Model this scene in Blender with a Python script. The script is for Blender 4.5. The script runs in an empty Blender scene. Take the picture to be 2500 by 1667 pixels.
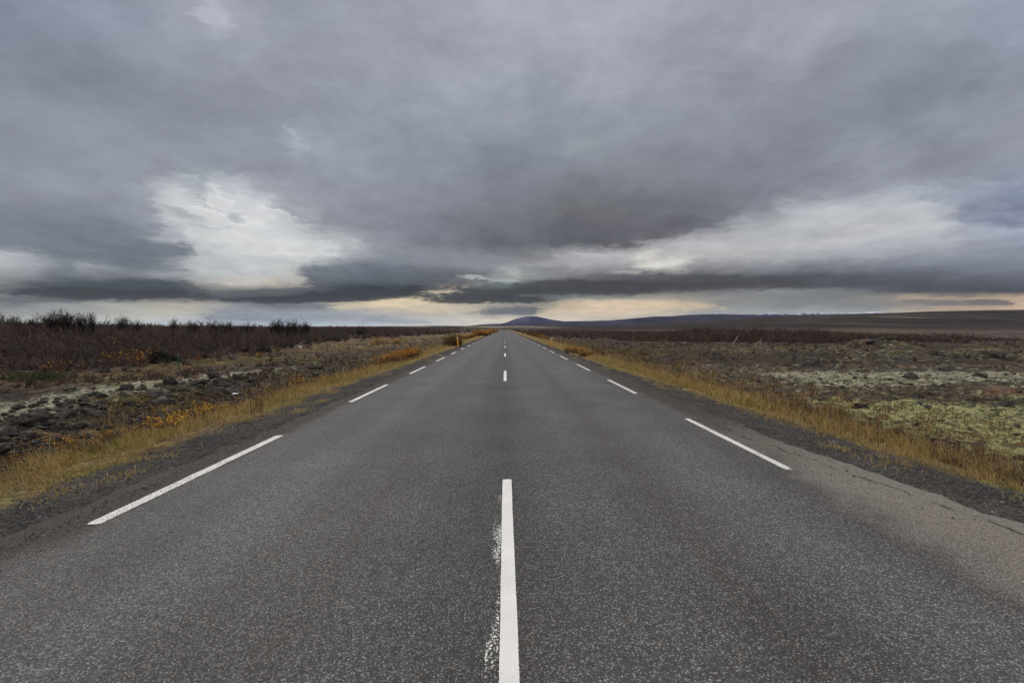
import bpy, math, random
import numpy as np
from mathutils import Vector
random.seed(7)
RNG = np.random.default_rng(11)
scn = bpy.context.scene
COL = scn.collection

# ---------------------------------------------------------------- camera
EYE = 1.555                      # metres above the road surface
F = 1045.0                       # focal length in units of a 2352 px wide picture
cam_d = bpy.data.cameras.new('camera')
cam_d.lens = 16.0
cam_d.sensor_width = 36.0
cam_d.clip_start = 0.05
cam_d.clip_end = 60000
cam = bpy.data.objects.new('camera', cam_d)
cam.location = (0, 0, EYE)
cam.rotation_euler = (math.radians(90 - 1.62), 0, math.radians(-0.88))
COL.objects.link(cam)
scn.camera = cam

scn.render.engine = 'CYCLES'
scn.cycles.max_bounces = 4
scn.cycles.diffuse_bounces = 3
scn.cycles.glossy_bounces = 2
scn.cycles.volume_bounces = 0
# ---------------------------------------------------------------- exposure, sun
scn.view_settings.view_transform = 'Standard'
scn.view_settings.look = 'None'
scn.view_settings.exposure = 0.0
scn.view_settings.gamma = 1.0
SUN_EL, SUN_AZ = 48.0, -40.0     # elevation, azimuth (0 = along the road, minus = left)
sun_d = bpy.data.lights.new('sun', 'SUN')
sun_d.energy = 1.3
sun_d.angle = math.radians(28)
sun_d.color = (1.0, 0.955, 0.90)
sun = bpy.data.objects.new('sun', sun_d)
sun.rotation_euler = (math.radians(90 - SUN_EL), 0, math.radians(180 - SUN_AZ))
sun.location = (0, 0, 900)
COL.objects.link(sun)


def lin(c):
    return tuple((v / 255 / 12.92) if v / 255 <= 0.04045 else ((v / 255 + 0.055) / 1.055) ** 2.4 for v in c)


# ---------------------------------------------------------------- world: overcast sky
SKY = [
 (-40, "0,140,146,160 200,146,152,167 400,150,155,170 480,160,164,178 620,150,155,167 900,158,162,175 1120,170,173,188 1250,176,181,194 1400,172,176,188 1600,168,170,182 1850,164,166,178 2100,164,168,180 2352,160,168,184"),
 (60, "0,134,140,155 150,138,145,160 350,147,153,168 430,160,164,178 500,180,183,197 560,164,168,180 650,152,158,170 900,156,160,172 1176,172,176,188 1300,175,178,190 1450,166,170,182 1600,164,167,178 1850,165,168,180 2100,156,163,176 2352,156,164,180"),
 (120, "0,136,142,156 200,134,141,155 400,150,155,168 580,160,165,178 700,152,157,169 1000,155,159,170 1176,165,168,180 1350,170,173,186 1500,160,163,174 1800,165,168,180 1950,148,153,165 2200,144,150,163 2352,148,154,168"),
 (200, "0,138,143,157 150,130,138,150 250,128,136,148 400,140,145,157 600,150,154,166 800,152,157,169 1050,163,168,178 1176,162,168,178 1220,152,159,168 1350,167,170,181 1550,162,165,176 1700,145,149,160 1900,144,149,160 2050,136,141,153 2200,138,144,155 2352,146,151,163"),
 (270, "0,146,151,163 200,143,149,160 480,138,142,155 650,145,150,162 850,150,156,167 1000,158,165,174 1176,155,160,170 1280,148,155,165 1450,152,158,168 1650,144,149,160 1850,140,145,156 2050,138,144,156 2200,148,156,166 2352,152,157,168"),
 (340, "0,140,145,157 200,146,151,163 400,148,153,165 640,148,153,166 690,166,171,184 740,158,163,175 900,148,153,165 1050,143,148,160 1176,140,146,156 1350,152,158,166 1500,138,142,152 1700,140,144,154 1850,135,140,151 2000,150,155,166 2150,138,143,153 2352,152,156,168"),
 (400, "0,143,148,158 250,148,156,165 400,146,150,162 480,155,162,170 600,145,149,161 800,156,162,172 950,145,151,160 1176,132,137,147 1400,130,134,143 1500,135,139,147 1700,130,133,145 1850,132,136,146 2050,150,155,166 2150,140,144,153 2352,148,154,170"),
 (440, "0,145,150,160 200,148,153,163 300,150,155,165 345,160,165,175 420,205,208,212 480,170,175,185 510,215,216,218 560,205,207,212 620,160,165,175 800,145,149,160 1000,138,142,153 1176,128,132,142 1350,122,124,130 1500,120,122,128 1650,125,127,135 1800,130,134,145 1900,148,153,165 2080,175,180,190 2200,160,168,182 2352,140,148,168"),
 (480, "0,135,140,150 250,135,140,150 350,150,155,165 380,195,197,200 450,210,212,213 500,222,222,222 560,205,207,210 620,215,216,218 680,165,170,178 760,145,149,159 950,140,143,153 1176,122,124,132 1300,115,116,120 1450,112,113,118 1600,118,119,126 1750,135,138,147 1830,180,182,188 1950,195,197,202 2100,200,202,206 2180,180,185,195 2250,135,140,158 2352,125,132,155"),
 (520, "0,125,132,142 250,125,131,142 370,145,150,160 400,200,203,205 500,215,217,218 560,225,225,224 620,215,217,218 700,200,202,206 760,150,154,163 950,130,134,144 1176,115,117,124 1400,105,105,110 1560,110,110,115 1650,130,131,138 1720,175,177,182 1850,193,195,198 2000,200,201,203 2150,198,200,203 2230,175,180,192 2352,165,172,188"),
 (560, "0,130,137,147 200,118,126,136 380,125,131,141 425,145,150,160 450,205,207,208 560,222,223,222 750,218,220,220 820,190,193,196 870,150,154,163 1000,125,128,137 1176,108,109,115 1350,100,101,107 1440,115,116,120 1490,165,166,168 1600,190,191,193 1750,190,191,193 1900,192,193,196 2100,180,184,192 2352,150,156,170"),
 (585, "0,195,198,200 60,180,184,190 130,140,146,155 300,112,120,130 420,120,126,135 470,190,194,196 560,215,217,217 680,222,222,220 760,215,217,218 820,180,184,190 900,150,155,163 1000,140,144,152 1176,125,127,132 1250,140,142,146 1340,190,190,192 1450,195,195,195 1490,215,213,205 1520,190,190,190 1700,190,191,192 1900,170,173,178 2100,155,160,170 2352,140,146,158"),
 (610, "0,190,193,196 100,170,174,180 180,130,138,146 220,160,165,171 330,118,125,134 420,150,155,160 500,195,199,202 600,210,212,213 690,205,207,208 730,140,146,154 900,125,130,140 1050,135,139,148 1176,160,161,165 1250,140,140,144 1350,170,170,173 1440,160,160,163 1500,225,222,212 1545,222,220,210 1600,150,150,154 1750,145,147,153 1900,130,133,140 2100,130,136,147 2352,130,136,149"),
 (632, "0,160,165,168 80,150,155,160 150,115,121,127 300,130,136,142 400,150,155,160 480,190,195,198 600,195,199,201 680,195,195,193 720,120,125,133 850,100,105,113 1000,100,104,110 1100,115,118,123 1150,150,155,155 1180,176,182,180 1210,156,160,160 1300,135,136,138 1400,110,111,115 1600,100,101,106 1800,95,96,101 2000,95,98,105 2352,112,117,128"),
 (650, "0,140,145,148 100,100,106,112 200,80,87,94 330,75,82,90 420,95,101,108 480,175,172,168 560,205,200,192 620,205,198,188 690,185,180,173 720,100,105,112 850,72,78,86 1000,85,89,94 1080,120,122,122 1130,140,147,145 1170,138,149,146 1210,110,115,115 1300,85,86,88 1500,82,82,85 1700,82,82,86 2000,95,97,103 2352,95,99,108"),
 (668, "0,115,120,124 60,95,100,105 100,72,79,86 250,62,70,78 400,72,79,87 460,90,95,100 500,115,118,120 620,100,104,108 720,75,80,88 850,60,66,74 960,75,79,84 1000,205,195,178 1040,200,190,172 1070,90,92,94 1176,85,88,90 1300,82,83,84 1500,92,92,93 1650,120,122,124 1800,140,143,146 1950,125,128,132 2150,90,94,101 2352,80,84,93"),
 (683, "0,135,141,144 80,125,130,134 120,85,91,97 250,70,77,84 400,75,81,88 600,66,72,80 760,72,78,85 830,140,138,132 870,215,200,172 960,222,205,178 990,200,188,165 1010,85,90,93 1150,75,80,82 1220,100,105,105 1290,130,138,136 1450,155,155,148 1520,165,160,150 1700,145,146,145 1900,130,133,135 2050,150,145,138 2110,185,168,150 2200,160,145,132 2352,200,178,152"),
 (700, "0,130,137,138 60,120,127,130 160,155,160,160 300,175,175,168 400,185,183,174 500,175,173,167 560,140,144,147 650,115,121,128 720,135,139,142 800,200,190,170 880,220,205,178 1000,218,202,176 1080,195,188,170 1176,160,158,148 1250,160,155,142 1290,205,188,160 1400,225,205,175 1500,218,198,168 1580,185,172,152 1680,150,152,150 1850,140,144,146 2000,135,138,140 2120,150,145,138 2200,120,122,124 2280,130,128,126 2352,205,180,155"),
 (716, "0,150,156,158 200,165,168,166 350,195,193,182 460,190,188,178 520,150,156,165 650,150,157,168 800,165,170,176 880,195,190,180 1000,200,192,178 1100,175,172,165 1130,125,130,135 1215,125,130,135 1250,200,188,168 1400,222,205,182 1520,205,195,178 1600,165,168,170 1850,165,170,172 2000,160,165,167 2120,190,175,158 2180,200,180,158 2300,205,182,158 2352,210,185,160"),
 (733, "0,185,188,182 300,195,197,192 420,195,200,200 520,165,172,184 650,155,165,182 850,165,172,185 950,190,192,195 1100,215,208,195 1300,225,212,195 1450,195,190,182 1700,160,166,170 2352,190,180,168"),
 (750, "0,185,195,205 600,190,202,212 850,195,205,213 1100,215,212,205 1300,225,215,200 1500,200,195,188 2352,185,180,170"),
]


class NT:
    """small node-tree helper"""
    def __init__(s, tree):
        s.t = tree
        tree.nodes.clear()

    def n(s, typ, **kw):
        nd = s.t.nodes.new(typ)
        for k, v in kw.items():
            setattr(nd, k, v)
        return nd

    def put(s, sock, val):
        if val is None:
            return
        if isinstance(val, bpy.types.NodeSocket):
            s.t.links.new(val, sock)
        elif hasattr(sock, 'default_value'):
            if sock.type == 'RGBA' and len(val) == 3:
                val = (*val, 1)
            sock.default_value = val

    def m(s, op, a, b=None, c=None, clamp=False):
        nd = s.n('ShaderNodeMath', operation=op, use_clamp=clamp)
        for i, v in enumerate((a, b, c)):
            s.put(nd.inputs[i], v)
        return nd.outputs[0]

    def vm(s, op, a, b=None, scale=None):
        nd = s.n('ShaderNodeVectorMath', operation=op)
        s.put(nd.inputs[0], a)
        s.put(nd.inputs[1], b)
        if scale is not None:
            s.put(nd.inputs['Scale'], scale)
        return nd.outputs['Value'] if op in ('LENGTH', 'DOT_PRODUCT', 'DISTANCE') else nd.outputs[0]

    def mix(s, f, a, b, blend='MIX'):
        nd = s.n('ShaderNodeMix', data_type='RGBA', blend_type=blend)
        s.put(nd.inputs[0], f)
        s.put(nd.inputs[6], a)
        s.put(nd.inputs[7], b)
        return nd.outputs[2]

    def rng(s, v, a, b, c=0.0, d=1.0, smooth=False):
        nd = s.n('ShaderNodeMapRange', interpolation_type='SMOOTHSTEP' if smooth else 'LINEAR', clamp=True)
        for i, x in enumerate((v, a, b, c, d)):
            s.put(nd.inputs[i], x)
        return nd.outputs[0]

    def noise(s, vec, scale, detail=4, rough=0.5, dist=0.0, out=0, typ='FBM'):
        nd = s.n('ShaderNodeTexNoise', noise_type=typ)
        s.put(nd.inputs['Vector'], vec)
        nd.inputs['Scale'].default_value = scale
        nd.inputs['Detail'].default_value = detail
        nd.inputs['Roughness'].default_value = rough
        nd.inputs['Distortion'].default_value = dist
        return nd.outputs[out]

    def vor(s, vec, scale, feature='F1', rnd=1.0):
        nd = s.n('ShaderNodeTexVoronoi', feature=feature)
        s.put(nd.inputs['Vector'], vec)
        nd.inputs['Scale'].default_value = scale
        nd.inputs['Randomness'].default_value = rnd
        return nd

    def xyz(s, x, y, z):
        nd = s.n('ShaderNodeCombineXYZ')
        for i, v in enumerate((x, y, z)):
            s.put(nd.inputs[i], v)
        return nd.outputs[0]

    def sep(s, v):
        nd = s.n('ShaderNodeSeparateXYZ')
        s.put(nd.inputs[0], v)
        return nd.outputs


def ramp(T, fac, stops):
    nd = T.n('ShaderNodeValToRGB')
    T.put(nd.inputs[0], fac)
    cr = nd.color_ramp
    cr.interpolation = 'B_SPLINE' if False else 'EASE'
    els = cr.elements
    while len(els) < len(stops):
        els.new(0.5)
    for e, (p, c) in zip(els, stops):
        e.position = p
        e.color = (*c, 1)
    return nd.outputs[0]


world = bpy.data.worlds.new('World')
scn.world = world
world.use_nodes = True
T = NT(world.node_tree)
tc = T.n('ShaderNodeTexCoord')
D = tc.outputs['Generated']
dx, dy, dz = T.sep(D)
ay = T.m('MAXIMUM', T.m('ABSOLUTE', dy), 0.32)
u = T.m('DIVIDE', dx, ay)
v = T.m('DIVIDE', dz, ay)
# cloud-deck coordinates: streaks flatten towards the horizon as a real layer does
hz = T.m('ADD', T.m('MAXIMUM', dz, 0.0), 0.13)
P = T.xyz(T.m('MULTIPLY', T.m('DIVIDE', dx, hz), 1.35), T.m('MULTIPLY', T.m('DIVIDE', dy, hz), 0.85), 0.0)
nw = T.noise(P, 1.3, 6, 0.66, out=1)
w2 = T.noise(T.xyz(T.m('MULTIPLY', u, 9.0), T.m('MULTIPLY', v, 34.0), 3.0), 1.3, 6, 0.68, out=1)
wr, wg, wb = T.sep(nw)
sr, sg, sb = T.sep(w2)
amp = T.rng(v, 0.02, 0.45, 0.006, 0.055)
hf = T.noise(P, 6.5, 6, 0.72, out=1)
hr, hg, hb = T.sep(hf)
hu = T.noise(T.xyz(T.m('MULTIPLY', u, 30.0), T.m('MULTIPLY', v, 90.0), 7.0), 1.0, 7, 0.65)
vv = T.m('ADD', v, T.m('MULTIPLY', amp, T.m('ADD', T.m('SUBTRACT', sr, 0.5), T.m('SUBTRACT', wr, 0.5))))
vv = T.m('ADD', vv, T.m('MULTIPLY', T.rng(v, 0.03, 0.4, 0.004, 0.034), T.m('ADD', T.m('SUBTRACT', hr, 0.5), T.m('MULTIPLY', T.m('SUBTRACT', hu, 0.5), 0.8))))
uu = T.m('ADD', u, T.m('MULTIPLY', 0.075, T.m('ADD', T.m('SUBTRACT', sg, 0.5), T.m('SUBTRACT', wg, 0.5))))
uu = T.m('ADD', uu, T.m('MULTIPLY', 0.085, T.m('SUBTRACT', hg, 0.5)))
pos = T.m('DIVIDE', T.m('ADD', T.m('MULTIPLY', uu, F), 1160.0), 2352.0, clamp=True)
prev = None
for y, txt in reversed(SKY):
    st = []
    for tok in txt.split():
        q = [float(z) for z in tok.split(',')]
        st.append((q[0] / 2352.0, lin(q[1:])))
    c = ramp(T, pos, st)
    if prev is None:
        prev, py = c, y
        continue
    f = T.rng(vv, (754 - py) / F, (754 - y) / F)
    prev, py = T.mix(f, prev, c), y
# fine wisps
fine = T.noise(P, 3.2, 8, 0.62, 0.3)
fine2 = T.noise(T.xyz(T.m('MULTIPLY', uu, 4.0), T.m('MULTIPLY', vv, 10.0), 0.0), 3.0, 8, 0.66)
det = T.m('ADD', T.m('MULTIPLY', fine, 0.62), T.m('MULTIPLY', fine2, 0.38))
gain = T.rng(det, 0.30, 0.70, 0.81, 1.15)
cl = prev
# single clouds and gaps: centre column, row, half width, half height, tilt, colour, cover, edge softness
WISPS = [
 (150, 575, 260, 14, 3, (118, 126, 136), .5, .5), (255, 672, 215, 17, 1, (58, 66, 74), .85, .45), (330, 655, 130, 12, 0, (76, 84, 92), .7, .5), (110, 690, 110, 7, 2, (98, 104, 110), .6, .5),
 (740, 684, 270, 12, -1, (60, 66, 74), .9, .35), (900, 668, 150, 13, -3, (56, 62, 69), .8, .4), (620, 672, 120, 9, -4, (100, 105, 110), .7, .45), (860, 630, 170, 26, 4, (112, 118, 127), .5, .6),
 (600, 728, 130, 9, 1, (148, 156, 168), .8, .3), (760, 727, 150, 8, 2, (158, 165, 175), .8, .3), (880, 735, 110, 5, 3, (165, 171, 180), .7, .3), (700, 704, 70, 5, 0, (118, 124, 130), .7, .4),
 (925, 694, 95, 9, -4, (232, 214, 182), .8, .5), (820, 705, 60, 5, -2, (222, 208, 180), .6, .5), (1025, 671, 40, 3.5, 0, (215, 203, 180), .9, .4), (1010, 712, 90, 7, 0, (222, 206, 180), .5, .6),
 (1110, 688, 150, 9, 0, (68, 71, 74), .9, .35), (1080, 678, 110, 7, -2, (74, 78, 81), .8, .4), (1178, 714, 68, 9, 0, (118, 122, 128), .9, .3), (1195, 708, 34, 6, 0, (112, 116, 122), .8, .35),
 (1155, 644, 48, 6, 3, (180, 194, 190), .7, .9), (1090, 638, 40, 4, 4, (195, 205, 205), .6, .5), (1470, 700, 170, 11, 2, (232, 210, 180), .7, .6), (1380, 716, 130, 8, 0, (228, 208, 184), .6, .6),
 (1545, 601, 62, 8, -6, (222, 220, 212), .75, 1.0), (1430, 624, 30, 4, 0, (205, 202, 195), .55, 1.1), (1330, 598, 120, 12, -5, (178, 178, 182), .5, .6), (1500, 655, 420, 13, 0, (78, 78, 82), .75, .6),
 (1900, 648, 420, 14, 2, (84, 85, 90), .6, .6), (1300, 668, 260, 9, 0, (74, 75, 77), .7, .5), (2150, 692, 70, 7, 2, (122, 120, 122), .7, .4), (2290, 693, 62, 7, 4, (116, 112, 112), .85, .35),
 (2230, 705, 90, 5, 0, (205, 178, 150), .5, .5), (2210, 683, 120, 4, 0, (190, 168, 150), .5, .5), (2320, 506, 90, 11, 2, (126, 133, 156), .7, .9), (2210, 455, 110, 16, 10, (150, 158, 174), .5, .5),
 (2130, 432, 46, 8, 0, (184, 189, 200), .5, 1.2), (2250, 415, 76, 8, 3, (176, 182, 194), .4, 1.2), (550, 503, 30, 8, 24, (165, 170, 176), .7, 1.1), (420, 492, 58, 9, 22, (160, 165, 173), .6, 1.1),
 (480, 470, 40, 5, 20, (172, 176, 184), .6, .5), (470, 522, 60, 5, 8, (178, 182, 188), .5, .6), (700, 500, 60, 9, 20, (150, 155, 165), .6, .5), (520, 455, 50, 9, 35, (226, 227, 229), .7, .6),
 (640, 488, 45, 6, 25, (222, 223, 225), .6, .6), (500, 68, 52, 17, 18, (188, 190, 204), .7, .7), (560, 95, 60, 10, 12, (172, 175, 188), .5, .7), (690, 325, 46, 7, 42, (172, 177, 190), .7, .6),
 (470, 425, 60, 8, 30, (182, 188, 196), .7, .6), (545, 412, 45, 7, 15, (176, 182, 190), .6, .6), (1560, 520, 90, 22, -14, (104, 104, 110), .6, .5), (1410, 545, 120, 20, -6, (98, 98, 104), .6, .5),
 (1640, 500, 70, 14, -20, (118, 119, 127), .5, .5), (280, 600, 150, 16, 6, (110, 118, 128), .6, .5), (400, 575, 70, 16, 14, (118, 125, 135), .6, .45), (960, 590, 200, 16, 3, (140, 146, 155), .4, .6),
 (400, 530, 60, 14, 30, (170, 174, 182), .5, 1.2), (640, 540, 110, 10, 8, (200, 203, 207), .6, 1.1), (460, 560, 90, 9, 6, (196, 199, 203), .5, 1.1), (600, 600, 150, 10, 2, (190, 194, 197), .5, 1.0),
 (760, 545, 90, 10, 14, (172, 176, 182), .5, 1.0), (560, 440, 70, 8, 28, (178, 182, 190), .6, 1.1), (1800, 540, 160, 10, -3, (178, 180, 186), .5, 1.1), (2020, 500, 110, 10, 4, (186, 189, 194), .5, 1.1), (1950, 580, 160, 10, 0, (172, 175, 182), .5, 1.0),
]
we = T.noise(T.xyz(T.m('MULTIPLY', u, 14.0), T.m('MULTIPLY', v, 52.0), 1.0), 1.6, 7, 0.7)
we = T.m('SUBTRACT', we, 0.5)
for (cx, cy, rx_, ry_, tl, colr, op, soft) in WISPS:
    mp = T.n('ShaderNodeMapping', vector_type='TEXTURE')
    T.put(mp.inputs['Vector'], T.xyz(uu, vv, 0.0) if 'uv_' not in globals() else uv_)
    uv_ = mp.inputs['Vector'].links[0].from_socket
    mp.inputs['Location'].default_value = ((cx - 1160) / F, (754 - cy) / F, 0)
    mp.inputs['Rotation'].default_value = (0, 0, -math.radians(tl))
    mp.inputs['Scale'].default_value = (rx_ / F, ry_ / F, 1)
    dd = T.vm('LENGTH', mp.outputs[0])
    msk = T.rng(T.m('ADD', dd, T.m('MULTIPLY', we, 2.0)), 1.0 + soft * 0.55, 1.0 - soft * 0.75, 0.0, op, smooth=True)
    cl = T.mix(msk, cl, lin(colr))
cl = T.vm('SCALE', cl, scale=gain)
hl = T.rng(v, 0.04, 0.30, 0.045, 0.008)
cl = T.vm('MAXIMUM', T.vm('SUBTRACT', cl, T.xyz(T.m('MULTIPLY', hl, 0.85), T.m('MULTIPLY', hl, 0.92), hl)), (0.02, 0.021, 0.025))
# unseen sky overhead, made brighter than the deck to light the ground
zen = T.rng(v, 0.78, 1.5, 0.0, 1.0, smooth=True)
cl = T.mix(zen, cl, (1.22, 1.22, 1.24))
sky = T.n('ShaderNodeTexSky', sky_type='NISHITA')
sky.sun_disc = False
sky.sun_elevation = math.radians(SUN_EL)
sky.sun_rotation = math.radians(SUN_AZ)
b1 = T.n('ShaderNodeBackground')
T.put(b1.inputs[0], sky.outputs[0])
b1.inputs[1].default_value = 0.06
b2 = T.n('ShaderNodeBackground')
T.put(b2.inputs[0], cl)
b2.inputs[1].default_value = 1.0
ms = T.n('ShaderNodeMixShader')
ms.inputs[0].default_value = 0.96          # cloud cover
T.put(ms.inputs[1], b1.outputs[0])
T.put(ms.inputs[2], b2.outputs[0])
T.put(T.n('ShaderNodeOutputWorld').inputs[0], ms.outputs[0])
world.cycles.sampling_method = 'MANUAL'
world.cycles.sample_map_resolution = 512

# ---------------------------------------------------------------- numpy noise and mesh helpers
PERM = RNG.permutation(256)
PERM = np.concatenate([PERM, PERM, PERM])
GR = RNG.random(256) * 2 * np.pi
GX, GY = np.cos(GR), np.sin(GR)


def perlin(x, y):
    xi = np.floor(x).astype(np.int64)
    yi = np.floor(y).astype(np.int64)
    fx, fy = x - xi, y - yi
    xi &= 255
    yi &= 255
    ux = fx * fx * fx * (fx * (fx * 6 - 15) + 10)
    uy = fy * fy * fy * (fy * (fy * 6 - 15) + 10)

    def g(ix, iy, ax, ay):
        h = PERM[PERM[ix] + iy] & 255
        return GX[h] * ax + GY[h] * ay
    a = g(xi, yi, fx, fy)
    b = g(xi + 1, yi, fx - 1, fy)
    c = g(xi, yi + 1, fx, fy - 1)
    d = g(xi + 1, yi + 1, fx - 1, fy - 1)
    return ((a + (b - a) * ux) * (1 - uy) + (c + (d - c) * ux) * uy) * 1.5


def fbm(x, y, s=1.0, oct=4, rough=0.5, seed=0.0):
    """about -1..1"""
    o, a, t = 0, 1.0, 0.0
    for i in range(oct):
        k = 2.0 ** i / s
        o = o + a * perlin(x * k + seed + 17.3 * i, y * k - seed * 1.7 + 9.1 * i)
        t += a
        a *= rough
    return o / t


def ss(a, b, x):
    t = np.clip((x - a) / (b - a), 0, 1)
    return t * t * (3 - 2 * t)


def mesh_obj(name, V, faces, mat, col=None, parent=None, smooth=True, extra=None):
    """faces: list of integer arrays (n,3) or (n,4); col: per-vertex rgb"""
    me = bpy.data.meshes.new(name)
    V = np.asarray(V, dtype=np.float32)
    me.vertices.add(len(V))
    me.vertices.foreach_set('co', V.ravel())
    faces = [np.asarray(f) for f in faces if len(f)]
    idx = np.concatenate([f.ravel() for f in faces]).astype(np.int32)
    tot = np.concatenate([np.full(len(f), f.shape[1]) for f in faces]).astype(np.int32)
    start = np.concatenate([[0], np.cumsum(tot)[:-1]]).astype(np.int32)
    me.loops.add(len(idx))
    me.loops.foreach_set('vertex_index', idx)
    me.polygons.add(len(tot))
    me.polygons.foreach_set('loop_start', start)
    me.polygons.foreach_set('loop_total', tot)
    me.polygons.foreach_set('use_smooth', np.full(len(tot), smooth))
    me.update(calc_edges=True)
    if col is not None:
        at = me.color_attributes.new('Col', 'FLOAT_COLOR', 'POINT')
        c = np.ones((len(V), 4), dtype=np.float32)
        c[:, :3] = col
        at.data.foreach_set('color', c.ravel())
    for k, a in (extra or {}).items():
        at = me.attributes.new(k, 'FLOAT', 'POINT')
        at.data.foreach_set('value', np.asarray(a, dtype=np.float32))
    if mat:
        me.materials.append(mat)
    o = bpy.data.objects.new(name, me)
    COL.objects.link(o)
    if parent:
        o.parent = parent
    return o


def tag(o, label=None, cat=None, group=None, kind=None):
    if label: o['label'] = label
    if cat: o['category'] = cat
    if group: o['group'] = group
    if kind: o['kind'] = kind
    return o


def empty(name, loc, rz=0.0):
    o = bpy.data.objects.new(name, None)
    o.empty_display_size = 0.2
    o.location = loc
    o.rotation_euler = (0, 0, rz)
    COL.objects.link(o)
    return o


def copy_tree(o, parent=None):
    c = o.copy()
    COL.objects.link(c)
    if parent:
        c.parent = parent
    for ch in list(o.children):
        copy_tree(ch, c)
    return c


# ---------------------------------------------------------------- materials
def new_mat(name):
    m = bpy.data.materials.new(name)
    m.use_nodes = True
    return m, NT(m.node_tree)


def finish(T, base, rough=0.9, spec=0.3, normal=None, disp=None):
    b = T.n('ShaderNodeBsdfPrincipled')
    T.put(b.inputs['Base Color'], base)
    T.put(b.inputs['Roughness'], rough)
    T.put(b.inputs['Specular IOR Level'], spec)
    T.put(b.inputs['Normal'], normal)
    T.put(T.n('ShaderNodeOutputMaterial').inputs[0], b.outputs[0])
    return b


def bump(T, h, dist, strength=1.0, normal=None):
    nd = T.n('ShaderNodeBump')
    nd.inputs['Strength'].default_value = strength
    nd.inputs['Distance'].default_value = dist
    T.put(nd.inputs['Height'], h)
    T.put(nd.inputs['Normal'], normal)
    return nd.outputs[0]


def mat_veg(name, rough=0.85, spec=0.15, trans=0.0):
    m, T = new_mat(name)
    at = T.n('ShaderNodeAttribute', attribute_name='Col')
    b = finish(T, at.outputs['Color'], rough, spec)
    if trans:
        tr = T.n('ShaderNodeBsdfTranslucent')
        T.put(tr.inputs[0], at.outputs['Color'])
        mx = T.n('ShaderNodeMixShader')
        mx.inputs[0].default_value = trans
        T.put(mx.inputs[1], b.outputs[0])
        T.put(mx.inputs[2], tr.outputs[0])
        out = [n for n in T.t.nodes if n.type == 'OUTPUT_MATERIAL'][0]
        T.put(out.inputs[0], mx.outputs[0])
    return m


def mat_terrain():
    m, T = new_mat('heath_ground')
    g = T.n('ShaderNodeNewGeometry').outputs['Position']
    col = T.n('ShaderNodeAttribute', attribute_name='Col').outputs['Color']
    moss = T.n('ShaderNodeAttribute', attribute_name='moss').outputs['Fac']
    grav = T.n('ShaderNodeAttribute', attribute_name='gravel').outputs['Fac']
    mossc = T.n('ShaderNodeAttribute', attribute_name='mossgreen').outputs['Fac']
    px, py, pz = T.sep(g)
    flat = T.xyz(px, py, 0.0)
    # coarse mottling that keeps working far away
    n1 = T.noise(flat, 0.9, 8, 0.68)
    n2 = T.noise(flat, 0.05, 7, 0.62)
    n3 = T.noise(flat, 9.0, 6, 0.7)
    g1 = T.rng(n1, 0.32, 0.68, 0.3, 1.7)
    n4 = T.noise(T.xyz(px, T.m('MULTIPLY', py, 0.8), 5.0), 3.3, 7, 0.78)
    g1 = T.m('MULTIPLY', g1, T.rng(n4, 0.36, 0.66, 0.45, 1.6))
    g2 = T.rng(n2, 0.3, 0.7, 0.72, 1.28)
    g3 = T.rng(n3, 0.33, 0.67, 0.3, 1.75)
    c = T.vm('SCALE', col, scale=T.m('MULTIPLY', T.m('MULTIPLY', g1, g2), g3))
    hue = T.noise(flat, 2.3, 5, 0.7, out=1)
    c = T.mix(0.55, c, T.mix(1.0, c, T.vm('SCALE', hue, scale=2.0), 'MULTIPLY'))
    # pale moss cushions over the lava
    mn = T.noise(T.xyz(px, T.m('MULTIPLY', py, 1.3), 0.0), 2.6, 9, 0.74, 0.5)
    mk = T.rng(T.m('ADD', moss, T.m('MULTIPLY', T.m('SUBTRACT', mn, 0.5), 2.3)), 0.47, 0.60, 0.0, 1.0)
    cv = T.vor(T.vm('ADD', flat, T.vm('SCALE', T.noise(flat, 3.0, 5, 0.7, out=1), scale=0.35)), 4.2, 'DISTANCE_TO_EDGE')
    cush = T.rng(T.m('ADD', cv.outputs['Distance'], T.m('MULTIPLY', T.m('SUBTRACT', T.noise(flat, 6.0, 5, 0.75), 0.5), 0.5)), 0.0, 0.09)
    mk = T.m('MULTIPLY', mk, T.rng(cush, 0, 1, 0.25, 1.0))
    mc = T.mix(mossc, (0.43, 0.41, 0.30), (0.43, 0.42, 0.185))
    mc = T.vm('SCALE', mc, scale=T.rng(T.noise(flat, 12.0, 6, 0.75), 0.3, 0.7, 0.45, 1.4))
    c = T.mix(mk, c, mc)
    # gravel shoulder
    vo = T.vor(flat, 42.0)
    gc = T.sep(vo.outputs['Color'])[0]
    gcol = T.mix(T.rng(T.noise(flat, 1.3, 6, 0.65), 0.35, 0.65), (0.066, 0.059, 0.053), (0.128, 0.114, 0.10))
    gcol = T.vm('SCALE', gcol, scale=T.rng(gc, 0.0, 1.0, 0.45, 1.55))
    gcol = T.vm('SCALE', gcol, scale=T.rng(T.noise(flat, 11.0, 5, 0.7), 0.3, 0.7, 0.65, 1.3))
    c = T.mix(grav, c, gcol)
    h = T.m('ADD', T.m('MULTIPLY', n3, 0.6), T.m('MULTIPLY', T.noise(flat, 38.0, 4, 0.7), 0.35))
    h = T.m('ADD', h, T.m('MULTIPLY', mk, 0.5))
    h = T.m('ADD', h, T.m('MULTIPLY', n4, 0.8))
    h = T.m('ADD', h, T.m('MULTIPLY', T.m('MULTIPLY', vo.outputs['Distance'], grav), -0.5))
    finish(T, c, 0.93, 0.15, bump(T, h, 0.16))
    return m


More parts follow.
